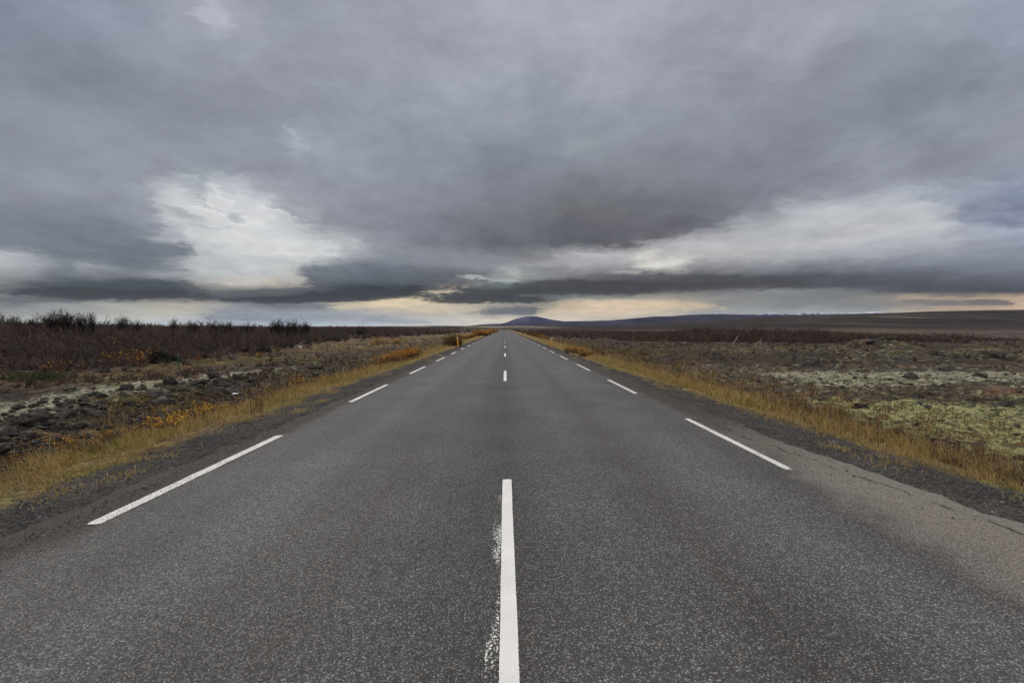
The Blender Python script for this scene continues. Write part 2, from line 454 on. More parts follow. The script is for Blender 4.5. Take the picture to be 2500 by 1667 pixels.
def mat_asphalt():
    m, T = new_mat('chip_seal_asphalt')
    g = T.n('ShaderNodeNewGeometry').outputs['Position']
    px, py, pz = T.sep(g)
    flat = T.xyz(px, py, 0.0)
    wob = T.noise(flat, 55.0, 3, 0.6, out=1)
    fw = T.vm('ADD', flat, T.vm('SCALE', T.vm('SUBTRACT', wob, (0.5, 0.5, 0.5)), scale=0.012))
    vo = T.vor(fw, 88.0)
    cr, cg, cb = T.sep(vo.outputs['Color'])
    dist = vo.outputs['Distance']
    stone = T.rng(dist, 0.36, 0.58, 1.0, 0.0, smooth=True)
    # each chip has its own grey; a few are pale, pinkish or yellowish
    tone = T.rng(T.m('POWER', cr, 2.2), 0.0, 1.0, 0.072, 0.235)
    tint = T.mix(T.rng(cg, 0.75, 0.95), (0.99, 0.995, 1.0), (1.12, 0.99, 0.86))
    tint = T.mix(T.rng(cb, 0.985, 0.99), tint, (1.25, 0.95, 0.8))
    sc = T.vm('SCALE', tint, scale=tone)
    c = T.mix(stone, (0.052, 0.050, 0.048), sc)
    fine = T.noise(flat, 160.0, 3, 0.7)
    c = T.vm('SCALE', c, scale=T.rng(fine, 0.3, 0.7, 0.7, 1.3))
    c = T.vm('SCALE', c, scale=T.rng(T.noise(flat, 22.0, 5, 0.65), 0.32, 0.68, 0.74, 1.28))
    # lengthwise bands left by the wheels, warm in between
    wx = T.m('ADD', px, T.m('MULTIPLY', T.m('SUBTRACT', T.noise(flat, 0.12, 3, 0.5), 0.5), 0.5))
    st = T.noise(T.xyz(T.m('MULTIPLY', wx, 1.9), T.m('MULTIPLY', py, 0.03), 1.0), 1.0, 4, 0.55)
    band = T.m('COSINE', T.m('MULTIPLY', T.m('SUBTRACT', T.m('ABSOLUTE', wx), 2.15), 4.2))
    bandm = T.m('ADD', T.m('MULTIPLY', band, 0.42), T.m('MULTIPLY', T.m('SUBTRACT', st, 0.5), 2.2))
    f = T.rng(bandm, -0.7, 0.7)
    c = T.mix(1.0, c, T.mix(f, (0.84, 0.785, 0.735), (1.18, 1.19, 1.18)), 'MULTIPLY')
    patch = T.noise(flat, 0.7, 6, 0.6)
    c = T.vm('SCALE', c, scale=T.rng(patch, 0.3, 0.7, 0.80, 1.18))
    # dark oily middle
    mid = T.rng(T.m('ABSOLUTE', T.m('ADD', px, 0.15)), 0.1, 0.9, 0.80, 1.0, smooth=True)
    c = T.vm('SCALE', c, scale=mid)
    # shoulder outside the edge line: darker, browner
    ax = T.m('ABSOLUTE', px)
    axn = T.m('ADD', ax, T.m('MULTIPLY', T.m('SUBTRACT', T.noise(flat, 1.8, 5, 0.65), 0.5), 0.5))
    sh = T.rng(axn, 3.1, 3.42, 0.0, 1.0, smooth=True)
    c = T.mix(sh, c, T.mix(1.0, c, (0.60, 0.50, 0.42), 'MULTIPLY'))
    # pale brown dirt tracked onto the right shoulder nearby
    dn = T.m('MULTIPLY', T.m('SUBTRACT', T.noise(flat, 1.2, 6, 0.62), 0.5), 1.1)
    inner = T.m('ADD', px, dn)
    lim = T.rng(py, 1.5, 9.0, 3.02, 3.35)
    dirt = T.m('MULTIPLY', T.rng(T.m('SUBTRACT', inner, lim), -0.25, 0.35, 0, 1, smooth=True), T.rng(T.m('ADD', py, dn), 4.3, 8.8, 1.0, 0.0, smooth=True))
    dc = T.vm('SCALE', T.mix(stone, (0.150, 0.131, 0.109), (0.285, 0.255, 0.218)), scale=T.rng(fine, 0.3, 0.7, 0.8, 1.2))
    spk = T.m('MULTIPLY', T.rng(T.noise(flat, 17.0, 4, 0.75), 0.58, 0.68, 1.0, 0.35), T.rng(T.noise(flat, 60.0, 3, 0.7), 0.35, 0.65, 0.8, 1.2))
    dc = T.vm('SCALE', dc, scale=spk)
    c = T.mix(T.m('MULTIPLY', dirt, 0.82), c, dc)
    # broken cracks along the right edge
    cx = T.m('SUBTRACT', T.m('ADD', px, T.m('MULTIPLY', T.m('SUBTRACT', T.noise(flat, 2.0, 6, 0.7), 0.5), 0.35)), T.rng(py, 3.0, 6.5, 4.02, 3.45))
    ck = T.rng(T.m('ABSOLUTE', cx), 0.006, 0.028, 0.85, 0.0)
    ck = T.m('MULTIPLY', ck, T.rng(T.noise(flat, 3.0, 5, 0.7), 0.44, 0.56))
    ck = T.m('MULTIPLY', ck, T.rng(py, 6.5, 8.0, 1.0, 0.0))
    ck = T.m('MULTIPLY', ck, T.m('GREATER_THAN', px, 0.0))
    c = T.mix(ck, c, (0.022, 0.02, 0.018))
    h = T.m('ADD', T.m('MULTIPLY', stone, 0.7), T.m('MULTIPLY', fine, 0.5))
    h = T.m('SUBTRACT', h, T.m('MULTIPLY', ck, 2.0))
    finish(T, c, T.rng(cr, 0, 1, 0.48, 0.72), T.m('MULTIPLY', T.rng(T.m('MAXIMUM', sh, dirt), 0, 1, 1.0, 0.4), T.rng(stone, 0, 1, 0.16, 0.42)), bump(T, h, 0.0045, 0.9))
    return m


def mat_paint(worn):
    m, T = new_mat('worn_road_paint' if worn else 'road_paint')
    g = T.n('ShaderNodeNewGeometry').outputs['Position']
    px, py, pz = T.sep(g)
    flat = T.xyz(px, py, 0.0)
    vo = T.vor(flat, 95.0)
    n = T.noise(flat, 120.0, 4, 0.7)
    big = T.noise(flat, 3.0, 5, 0.6)
    c = T.mix(T.rng(big, 0.35, 0.65), (0.60, 0.585, 0.54), (0.68, 0.665, 0.63))
    c = T.vm('SCALE', c, scale=T.rng(n, 0.3, 0.7, 0.88, 1.08))
    k = T.m('ADD', T.m('MULTIPLY', vo.outputs['Distance'], 0.6), T.m('MULTIPLY', T.m('SUBTRACT', n, 0.5), 0.9))
    if worn:
        pit = T.rng(T.m('ADD', k, T.m('MULTIPLY', T.m('SUBTRACT', big, 0.5), 0.6)), 0.36, 0.46)
        c = T.mix(T.m('MULTIPLY', pit, 0.8), c, (0.06, 0.058, 0.055))
    else:
        pit = T.rng(T.noise(flat, 24.0, 5, 0.75), 0.60, 0.70)
        c = T.mix(T.m('MULTIPLY', pit, 0.5), c, (0.12, 0.115, 0.11))
    at = T.n('ShaderNodeAttribute', attribute_name='edge').outputs['Fac']
    b = finish(T, c, 0.75, 0.25, bump(T, k, 0.003, 0.6))
    # ragged rims where the paint has flaked off, and splashed ghost paint
    tr = T.n('ShaderNodeBsdfTransparent')
    mx = T.n('ShaderNodeMixShader')
    a = T.m('GREATER_THAN', T.m('ADD', at, T.m('MULTIPLY', T.m('SUBTRACT', T.noise(flat, 60.0, 5, 0.75), 0.5), 1.1)), 0.35)
    T.put(mx.inputs[0], a)
    T.put(mx.inputs[1], tr.outputs[0])
    T.put(mx.inputs[2], b.outputs[0])
    out = [n for n in T.t.nodes if n.type == 'OUTPUT_MATERIAL'][0]
    T.put(out.inputs[0], mx.outputs[0])
    return m


def mat_rock():
    m, T = new_mat('lava_rock')
    g = T.n('ShaderNodeNewGeometry')
    p = g.outputs['Position']
    n = T.noise(p, 7.0, 7, 0.7)
    c = T.mix(T.rng(n, 0.3, 0.7), (0.028, 0.024, 0.022), (0.125, 0.108, 0.095))
    c = T.vm('SCALE', c, scale=T.rng(T.noise(p, 45.0, 4, 0.7), 0.3, 0.7, 0.6, 1.4))
    nz = T.sep(g.outputs['Normal'])[2]
    lich = T.rng(T.m('ADD', T.m('MULTIPLY', nz, 0.35), T.noise(p, 3.0, 7, 0.7)), 0.86, 0.93)
    c = T.mix(T.m('MULTIPLY', lich, 0.75), c, (0.24, 0.235, 0.175))
    h = T.m('ADD', T.m('MULTIPLY', n, 1.0), T.m('MULTIPLY', T.noise(p, 30.0, 5, 0.75), 0.5))
    finish(T, c, 0.95, 0.12, bump(T, h, 0.12))
    return m


def mat_hill(name, lo, hi, snow=None):
    m, T = new_mat(name)
    g = T.n('ShaderNodeNewGeometry')
    p = g.outputs['Position']
    px, py, pz = T.sep(p)
    q = T.xyz(T.m('MULTIPLY', px, 0.004), T.m('MULTIPLY', py, 0.001), T.m('MULTIPLY', pz, 0.006))
    n = T.noise(q, 1.0, 7, 0.62, 0.4)
    c = T.mix(T.rng(n, 0.35, 0.65), lo, hi)
    if snow:
        s = T.rng(T.m('ADD', T.m('MULTIPLY', pz, 0.0022), T.m('MULTIPLY', T.noise(T.xyz(T.m('MULTIPLY', px, 0.009), T.m('MULTIPLY', py, 0.002), T.m('MULTIPLY', pz, 0.02)), 1.6, 8, 0.8), 1.0)), snow, snow + 0.07)
        c = T.mix(T.m('MULTIPLY', s, 0.8), c, (0.62, 0.65, 0.70))
    finish(T, c, 0.95, 0.05)
    return m


def mat_plain(name, c, rough=0.6, spec=0.4, var=0.25, scale=40.0):
    m, T = new_mat(name)
    p = T.n('ShaderNodeNewGeometry').outputs['Position']
    n = T.noise(p, scale, 5, 0.65)
    k = T.vm('SCALE', T.n('ShaderNodeRGB').outputs[0], scale=T.rng(n, 0.3, 0.7, 1 - var, 1 + var))
    for nd in T.t.nodes:
        if nd.type == 'RGB':
            nd.outputs[0].default_value = (*c, 1)
    finish(T, k, rough, spec, bump(T, n, 0.004, 0.5))
    return m


M_TERR = mat_terrain()
M_ASPH = mat_asphalt()
M_PAINT = mat_paint(False)
M_WORN = mat_paint(True)
M_ROCK = mat_rock()
M_TWIG = mat_veg('bare_twigs', 0.9, 0.1)
M_GRASS = mat_veg('dry_grass', 0.8, 0.15, 0.3)
M_LEAF = mat_veg('autumn_leaves', 0.7, 0.2, 0.3)


# ---------------------------------------------------------------- terrain shape
def skyl(pairs):
    a = np.array(pairs, float)
    return a[:, 0], a[:, 1]


# crest of the land itself: picture column -> row of its skyline, turned into an elevation angle below
CREST = skyl([(-900, 752), (0, 751), (600, 750), (900, 748.5), (1000, 747.3), (1075, 748), (1180, 748), (1300, 747.5), (1422, 748),
              (1480, 744.5), (1538, 739.5), (1576, 738.5), (1640, 736.5), (1678, 733), (1750, 728), (1879, 723), (1960, 720), (2074, 717), (2150, 714), (2236, 712),
              (2352, 710), (2700, 706), (3300, 705)])


def shoulder_l(y):
    return 4.62 + 0.22 * fbm(y, y * 0 + 3.0, 1.6, 4, 0.6) - 0.25 * ss(8, 25, y) + 0.05 * ss(0, 6, 6 - y)


def shoulder_r(y):
    return 4.95 + 0.2 * fbm(y, y * 0 + 43.0, 1.5, 4, 0.6) - 0.65 * ss(5, 22, y) + 0.25 * ss(0, 3, 7 - y)


def height(x, y):
    ax = np.abs(x)
    yy = np.maximum(y, 1.0)
    # embankment
    h = -0.03 - 0.05 * ss(3.8, 4.7, ax) - 0.42 * ss(4.6, 7.6, ax)
    # lava field: humps and hollows
    m = ss(5.6, 8.5, ax)
    h = h + m * (0.26 * fbm(x, y, 7.0, 4, 0.5, 3.1) + 0.5 * ss(15, 60, ax) * fbm(x, y, 28.0, 3, 0.5, 8.8))
    r = 1 - np.abs(fbm(x, y, 1.5, 4, 0.55, 5.5)) * 2.6
    h = h + m * 0.15 * (r - 0.5) * (1 - 0.75 * ss(30, 90, yy)) + m * 0.07 * fbm(x, y, 0.55, 3, 0.65, 15.5) * (1 - ss(40, 70, yy))
    h = h + ss(4.8, 5.6, ax) * 0.03 * fbm(x, y, 0.4, 3, 0.6, 2.2)
    # low rubble bank on the left
    h = h + 0.34 * ss(7.2, 9.6, -x + 0.4 * fbm(y, y * 0, 5.0)) * (1 - ss(11.2, 14.5, -x)) * ss(2, 6, y) * (1 - ss(16, 26, y))
    # the left heath rises a little, the right falls away to a valley
    h = h + 1.25 * ss(20, 60, -x)
    h = h - 4.0 * ss(30, 260, x) * ss(60, 260, np.hypot(x, y)) - 1.0 * ss(420, 900, y)
    # small lava knoll on the right
    h = h + 1.15 * np.exp(-(((x - 32.5) / 3.0) ** 2 + ((y - 39.5) / 3.0) ** 2)) * (1 + 0.4 * fbm(x, y, 1.2, 4, 0.6))
    # distant rise
    uu_ = np.clip(x / yy * F + 1160, -900, 3300)
    e = (754 - np.interp(uu_, *CREST)) / F
    Dc = 2600.0
    s = ss(300, Dc, yy)
    s = s ** (0.75)
    far = EYE + e * np.minimum(yy, Dc) + (5 + 26 * np.clip(e * 20, 0, 1)) * (fbm(x, y, 700.0, 5, 0.5, 1.0) + 0.4 * fbm(x, y, 190.0, 5, 0.6, 4.0)) * (1 - np.exp(-((yy - Dc) / 500) ** 2))
    far = far - 0.012 * np.maximum(yy - Dc, 0)
    k = np.where(y > 300, s, 0.0)
    return h * (1 - k) + far * k


C = lambda *a: np.array(a)
K_LAVA = C(0.078, 0.062, 0.050)
K_HEATH = C(0.094, 0.064, 0.044)
K_PURP = C(0.062, 0.046, 0.042)
K_STRAW = C(0.28, 0.20, 0.085)
K_OLIVE = C(0.145, 0.125, 0.030)
K_RUST = C(0.22, 0.115, 0.045)
K_DARKHILL = C(0.019, 0.013, 0.009)
K_TAN = C(0.066, 0.047, 0.034)


def lerp(a, b, t):
    return a + (b - a) * np.asarray(t)[..., None]


def ground_masks(x, y):
    ax = np.abs(x)
    D = y
    L = x < 0
    n_a = fbm(x, y, 2.2, 4, 0.6, 1.3)
    n_b = fbm(x, y, 6.0, 4, 0.6, 7.3)
    n_c = fbm(x, y, 1.0, 4, 0.6, 4.3)
    sh = np.where(L, shoulder_l(y), shoulder_r(y))
    grav = 1 - ss(-0.10, 0.12, ax - sh + 0.16 * n_c)
    verge = ss(-0.15, 0.1, ax - sh) * (1 - ss(1.3, 2.4, ax - sh + 0.7 * n_a))
    # pale moss zones
    ml = np.exp(-((x + 10.1 + 0.4 * n_b) / 1.15) ** 2) * ss(3, 6, D) * (1 - 0.8 * ss(17, 26, D)) * 0.84
    ml = np.maximum(ml, np.where(L, 0.33 * ss(6.5, 8, ax) * (1 - ss(15, 19, ax)) * ss(12, 18, D) * (1 - ss(45, 70, D)) * (0.8 + 0.9 * n_b), 0))
    ml = np.maximum(ml, np.where(L, 0.42 * np.exp(-((ax - 7.7) / 1.0) ** 2) * (1 - ss(8, 10, D)) * (0.7 + n_b), 0))
    r1 = ss(7.2, 8.3, x + 0.4 * n_b) * (1 - ss(12.6, 14.5, D + 0.08 * x + 1.2 * n_b)) * (0.69 + 0.3 * n_a)
    r2 = ss(9.5, 12, x) * ss(15.0, 16.2, D + n_b) * (1 - ss(19.5, 22, D + n_b)) * (0.68 + 0.25 * n_a)
    r3 = ss(14, 22, x) * ss(25, 29, D) * (1 - ss(44, 56, D)) * (0.40 + 0.35 * n_b)
    r4 = ss(7.3, 8.6, x) * 0.42 * (1 - ss(24, 34, D))
    moss = np.where(L, ml, np.maximum(np.maximum(r1, r2), np.maximum(r3, r4)))
    green = np.where(L, 0.12, 0.85 * (1 - ss(13, 16, D)) + 0.18 + 0.3 * n_b)
    return dict(grav=grav, verge=verge, moss=np.clip(moss, 0, 1), green=np.clip(green, 0, 1), n_a=n_a, n_b=n_b, n_c=n_c, sh=sh)


def scrub_mask(x, y):
    """where the bare birch scrub grows"""
    edge = np.interp(y, [0, 12, 25, 40, 80, 140, 300], [24, 19, 17.0, 19.5, 25, 20, 12])
    left = ss(0, 6.0, -x - edge + 4.5 * fbm(x, y, 7.0, 4, 0.6, 9.9))
    fr = np.interp(x, [0, 6, 14, 25, 40, 60, 90, 160], [150, 110, 84, 62, 60, 60, 72, 110])
    right = ss(0, 6.0, y - fr + 5 * fbm(x, y, 12.0, 3, 0.5, 2.9)) * ss(6.5, 9, x)
    left = left * ss(-0.42, -0.12, fbm(x, y * 0.6, 5.0, 3, 0.5, 77.7) + ss(26, 40, np.hypot(x, y)) * 0.6)
    return np.where(x < 0, left, right) * (1 - ss(420, 520, y))


def ground_color(x, y):
    k = ground_masks(x, y)
    L = x < 0
    ax = np.abs(x)
    c = lerp(np.broadcast_to(K_LAVA, x.shape + (3,)), K_HEATH, np.clip(0.5 + 0.9 * k['n_b'], 0, 1))
    # grassy olive and rusty patches
    ol = ss(0.08, 0.42, 0.8 * k['n_b'] + 0.5 * k['n_a'] + np.where(L, 0.26 * ss(12.5, 14, ax) * (1 - ss(18, 26, ax)) + 0.22 * ss(20, 40, y) * (1 - ss(8, 11, ax)), -0.08 + 0.3 * ss(24, 34, y) * (1 - ss(50, 60, y)) - 0.05))
    c = lerp(c, K_OLIVE, 0.75 * ol)
    ru = ss(0.1, 0.4, fbm(x, y, 3.0, 4, 0.6, 12.3) + np.where(L, 0.25 * ss(12, 15, ax), 0.12 * (1 - ss(8, 10, ax))))
    c = lerp(c, K_RUST, 0.45 * ru)
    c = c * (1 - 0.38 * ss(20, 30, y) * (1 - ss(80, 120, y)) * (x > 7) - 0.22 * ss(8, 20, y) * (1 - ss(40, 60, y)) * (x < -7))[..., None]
    near = ss(0.0, 0.35, 0.6 - (ax - k['sh'] - 1.6) * 0.28 + 0.6 * k['n_a'])
    c = lerp(c, lerp(np.broadcast_to(K_HEATH * 1.5, c.shape), K_STRAW * 0.72, np.clip(0.5 + k['n_a'], 0, 1)), 0.6 * near * (y < 400))
    vg = lerp(np.broadcast_to(K_STRAW * 0.75, c.shape), K_OLIVE, ss(-0.1, 0.3, k['n_a'] + 0.05))
    c = lerp(c, vg, k['verge'])
    c = lerp(c, K_PURP, 0.85 * scrub_mask(x, y))
    # distance
    f = ss(380, 900, y)
    tanm = ss(0.08, 0.3, fbm(x, y * 0.35, 260.0, 5, 0.55, 6.1)) * 0.8
    hillc = lerp(np.broadcast_to(K_DARKHILL, c.shape), K_TAN, tanm * 0.8)
    uq = x / np.maximum(y, 1) * F + 1160
    hillc = hillc * (0.3 + 1.3 * ss(-0.3, 0.3, fbm(x + 0.5 * y, y * 0.3, 170.0, 5, 0.6, 8.2)))[..., None]
    hillc = lerp(hillc, C(0.17, 0.14, 0.10), 0.9 * ss(880, 980, uq) * (1 - ss(1230, 1330, uq)) * ss(900, 1400, y) * ss(-0.1, 0.2, fbm(x, y * 0.2, 300.0, 4, 0.5, 3.3)))
    c = lerp(c, hillc, f)
    m = k['moss'] * (1 - f) * (1 - scrub_mask(x, y)) * (1 - k['verge'])
    return c, m, k['grav'] * (y < 700), k['green']


def grow(start, step, rate, end, cap=1e9):
    o = [start]
    while o[-1] < end:
        o.append(o[-1] + min(step, cap))
        step *= rate
    return o


def grid_mesh(name, X, Y, mat):
    gx, gy = np.meshgrid(X, Y)
    gz = height(gx, gy)
    nx, ny = len(X), len(Y)
    V = np.stack([gx, gy, gz], -1).reshape(-1, 3)
    i = np.arange(nx * ny).reshape(ny, nx)
    q = np.stack([i[:-1, :-1], i[:-1, 1:], i[1:, 1:], i[1:, :-1]], -1).reshape(-1, 4)
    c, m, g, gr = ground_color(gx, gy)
    return mesh_obj(name, V, [q], mat, c.reshape(-1, 3), extra={'moss': m.ravel(), 'gravel': g.ravel(), 'mossgreen': gr.ravel()})


side = [0, 1.5, 3.0] + list(np.arange(3.5, 5.8, 0.075)) + grow(5.8, 0.085, 1.0, 10.5)[0:] + grow(10.6, 0.09, 1.021, 11500)
side = np.unique(np.array(side))
X = np.concatenate([-side[::-1], side[1:]])
Yg = np.array([-60, -30, -15, -8, -4, -2, -1, 0] + grow(0.8, 0.085, 1.0, 8.0) + grow(8.1, 0.09, 1.0095, 11300))
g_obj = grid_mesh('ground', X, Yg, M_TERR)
tag(g_obj, kind='structure')

# ---------------------------------------------------------------- far hills; part of the blue air haze is put into their colours
RANGE = skyl([(1000, 750), (1075, 748), (1110, 745), (1145, 743), (1180, 744), (1230, 740), (1295, 737.6), (1397, 735.5), (1450, 731), (1502, 726.5),
              (1538, 726), (1576, 722.8), (1615, 721.3), (1690, 722), (1769, 723.8), (1850, 723), (1950, 724), (2100, 730), (2300, 742)])
PEAK = skyl([(1060, 752), (1071, 748.5), (1098, 745.5), (1125.7, 743.4), (1146.4, 743.3), (1159, 741.4), (1170.4, 737.4), (1181.6, 732.6), (1194.4, 729.4), (1206, 727),
             (1218.4, 725.8), (1234.4, 726.6), (1250.4, 729.9), (1266.4, 733.4), (1295, 737.8), (1330, 742), (1370, 748), (1400, 752)])
SNOW = skyl([(1560, 735), (1600, 727), (1630, 722), (1645, 718.5), (1662, 720.5), (1690, 723), (1740, 721), (1765, 718.5), (1779, 717), (1800, 720.5), (1830, 719),
             (1860, 716.5), (1885, 719), (1915, 718), (1950, 719), (1980, 716.5), (2015, 714.8), (2045, 718), (2075, 716), (2110, 716), (2180, 722), (2300, 735)])


def ridge(name, prof, dist, depth, mat, rough, ncol=260, nrow=46, u0=None, u1=None):
    u0 = u0 or prof[0][0]
    u1 = u1 or prof[0][-1]
    us = np.linspace(u0, u1, ncol)
    t = np.linspace(-1, 1, nrow)
    U, Tt = np.meshgrid(us, t)
    y = dist + Tt * depth
    x = (U - 1160) / F * dist * (1 + 0.0 * y)
    e = (754 - np.interp(U, *prof)) / F * dist + EYE
    shape = np.cos(Tt * np.pi / 2) ** 0.8
    gul = fbm(x, y, dist * 0.05, 5, 0.55, 2.0)
    z = -25 + (e + 25) * shape + rough * gul * np.clip(1 - shape, 0, 1) * 1.5 + rough * 0.07 * fbm(x, y, dist * 0.012, 4, 0.6, 5.0)
    V = np.stack([x, y, z], -1).reshape(-1, 3)
    i = np.arange(ncol * nrow).reshape(nrow, ncol)
    q = np.stack([i[:-1, :-1], i[:-1, 1:], i[1:, 1:], i[1:, :-1]], -1).reshape(-1, 4)
    return tag(mesh_obj(name, V, [q], mat), kind='structure')


ridge('blue_hills', RANGE, 6200, 1500, mat_hill('haze_tinted_heath', (0.018, 0.018, 0.034), (0.044, 0.040, 0.060)), 60)
ridge('mountain', PEAK, 8600, 1100, mat_hill('haze_tinted_rock', (0.020, 0.026, 0.068), (0.075, 0.070, 0.115)), 110)
ridge('snowy_hills', SNOW, 10500, 900, mat_hill('haze_tinted_snow_rock', (0.03, 0.035, 0.07), (0.07, 0.08, 0.13), snow=1.22), 200)

# ---------------------------------------------------------------- road
def road_z(y):
    return np.interp(y, [-60, 400, 520, 900], [0, 0, -1.2, -3.0])


ry = np.array([-60, -30, -10] + grow(-4, 0.07, 1.0, 14) + grow(14.2, 0.2, 1.03, 900))
lx = -(3.62 + 0.10 * fbm(ry, ry * 0 + 11, 0.9, 4, 0.6) + 0.10 * fbm(ry, ry * 0 + 71, 0.35, 3, 0.7)) - 0.28 * ss(8, 0, ry)
rx = (3.86 + 0.12 * fbm(ry, ry * 0 + 31, 1.1, 4, 0.6) + 0.10 * fbm(ry, ry * 0 + 81, 0.35, 3, 0.7)) + 0.42 * (1 - ss(2.0, 6.5, ry))
tt = np.linspace(0, 1, 15)
RX = lx[:, None] * (1 - tt) + rx[:, None] * tt
RZ = road_z(ry)[:, None] + 0.0 * RX - 0.014 * np.clip((tt < 0.01) | (tt > 0.99), 0, 1)
V = np.stack([RX, np.broadcast_to(ry[:, None], RX.shape), RZ], -1).reshape(-1, 3)
i = np.arange(len(V)).reshape(len(ry), 15)
road = mesh_obj('road', V, [np.stack([i[:-1, :-1], i[:-1, 1:], i[1:, 1:], i[1:, :-1]], -1).reshape(-1, 4)], M_ASPH)
tag(road, kind='structure')


def dash(x0, x1, y0, y1, mat, fade0=0.0, fade1=0.0, jag=0.010):
    """one painted dash as a thin sheet 4 mm above the asphalt; 'edge' drives its ragged rim"""
    n = max(6, int((y1 - y0) / 0.06))
    if y0 > 30:
        n = 8
    ys = np.linspace(y0, y1, n)
    ts = np.array([0, 0.08, 0.25, 0.5, 0.75, 0.92, 1.0])
    w = jag * fbm(ys, ys * 0 + x0 * 3, 0.25, 3, 0.6)[:, None]
    xs = x0 + (x1 - x0) * ts[None, :] + w
    e = np.minimum(ts, 1 - ts)[None, :] * 8
    e = np.minimum(e, (np.minimum(ys - y0, y1 - ys) / 0.05)[:, None])
    e = np.clip(e, 0, 1) * 0.9 + 0.1
    if fade0:
        e = e * ss(0, fade0, ys - y0)[:, None]
    if fade1:
        e = e * ss(0, fade1, y1 - ys)[:, None]
    V = np.stack([xs, np.broadcast_to(ys[:, None], xs.shape), np.broadcast_to(road_z(ys)[:, None] + 0.004, xs.shape)], -1).reshape(-1, 3)
    i = np.arange(len(V)).reshape(len(ys), 7)
    o = mesh_obj('road_marking', V, [np.stack([i[:-1, :-1], i[:-1, 1:], i[1:, 1:], i[1:, :-1]], -1).reshape(-1, 4)], mat,
                 extra={'edge': e.ravel()})
    return tag(o, kind='structure')


def ghost(x0, x1, y0, y1, level):
    """old splashed paint beside the centre line"""
    ys = np.linspace(y0, y1, 60)
    ts = np.linspace(0, 1, 7)
    xs = x0(ys)[:, None] + (x1(ys) - x0(ys))[:, None] * ts
    e = level + 0.22 * fbm(xs * 9, ys[:, None] * 2.2 + 0 * xs, 1.0, 3, 0.6, 6.0) + 0.10 * ts
    e = e - 0.4 * (1 - ss(0, 0.3, ys - y0))[:, None] - 0.3 * (1 - ss(0, 0.04, y1 - ys))[:, None] - 0.25 * (ts < 0.1)
    V = np.stack([xs, np.broadcast_to(ys[:, None], xs.shape), np.full(xs.shape, 0.0025)], -1).reshape(-1, 3)
    i = np.arange(len(V)).reshape(len(ys), 7)
    return tag(mesh_obj('road_marking', V, [np.stack([i[:-1, :-1], i[:-1, 1:], i[1:, 1:], i[1:, :-1]], -1).reshape(-1, 4)], M_PAINT,
                        extra={'edge': e.ravel()}), kind='structure')


dash(-0.030, 0.068, 1.2, 4.67, M_PAINT, jag=0.003)
ghost(lambda y: -0.105 + 0 * y, lambda y: -0.032 + 0 * y, 1.4, 4.25, 0.19)
dash(-0.046, 0.052, 13.45, 16.75, M_PAINT)
for k in range(1, 24):
    dash(-0.045, 0.055, 13.45 + 11.9 * k, 16.70 + 11.9 * k, M_PAINT, jag=0.004)
for k in range(0, 50):
    y0 = 3.60 + 6.03 * k
    dash(-3.335, -3.215, y0, y0 + 3.05, M_WORN, fade0=0.06 if k == 0 else 0, jag=0.008)
for k in range(0, 50):
    y0 = 4.80 + 5.985 * k
    dash(3.085, 3.185, y0, y0 + 3.0, M_WORN, fade0=0.3 if k < 1 else 0.06, fade1=0.08 if k < 2 else 0, jag=0.008)


# ---------------------------------------------------------------- strands: blades and twigs as tapered prisms
def strands(pts, rad, col, sides=3):
    """pts (N,K,3), rad (N,K), col (N,3) -> V, quads, vertex colours"""
    N, K, _ = pts.shape
    d = np.gradient(pts, axis=1)
    d /= np.linalg.norm(d, axis=2, keepdims=True) + 1e-9
    a = np.cross(d, np.array([0.31, 0.93, 0.17]))
    a /= np.linalg.norm(a, axis=2, keepdims=True) + 1e-9
    b = np.cross(d, a)
    V = np.empty((N, K, sides, 3))
    for s in range(sides):
        th = 2 * math.pi * s / sides
        V[:, :, s] = pts + rad[..., None] * (a * math.cos(th) + b * math.sin(th))
    i = np.arange(N * K * sides).reshape(N, K, sides)
    q = np.stack([i[:, :-1], np.roll(i, -1, 2)[:, :-1], np.roll(i, -1, 2)[:, 1:], i[:, 1:]], -1).reshape(-1, 4)
    return V.reshape(-1, 3), q, np.repeat(col, K * sides, axis=0)


def leaves(p, size, col):
    """small folded leaves: two triangles sharing the midrib"""
    N = len(p)
    d = RNG.normal(size=(N, 3)); d /= np.linalg.norm(d, axis=1, keepdims=True)
    e = np.cross(d, RNG.normal(size=(N, 3))); e /= np.linalg.norm(e, axis=1, keepdims=True)
    f = np.cross(d, e)
    s = size[:, None]
    V = np.stack([p, p + d * s * 0.5 + e * s * 0.33 + f * s * 0.1, p + d * s, p + d * s * 0.5 - e * s * 0.33 + f * s * 0.1], 1).reshape(-1, 3)
    i = np.arange(N * 4).reshape(N, 4)
    return V, np.concatenate([i[:, [0, 1, 2]], i[:, [0, 2, 3]]]), np.repeat(col, 4, axis=0)


def merge(parts):
    V, F4, F3, Cc, o = [], [], [], [], 0
    for v_, f_, c_ in parts:
        V.append(v_); Cc.append(c_)
        (F4 if f_.shape[1] == 4 else F3).append(f_ + o)
        o += len(v_)
    fs = []
    if F4: fs.append(np.concatenate(F4))
    if F3: fs.append(np.concatenate(F3))
    return np.concatenate(V), fs, np.concatenate(Cc)


def unit(v_):
    return v_ / (np.linalg.norm(v_, axis=-1, keepdims=True) + 1e-9)


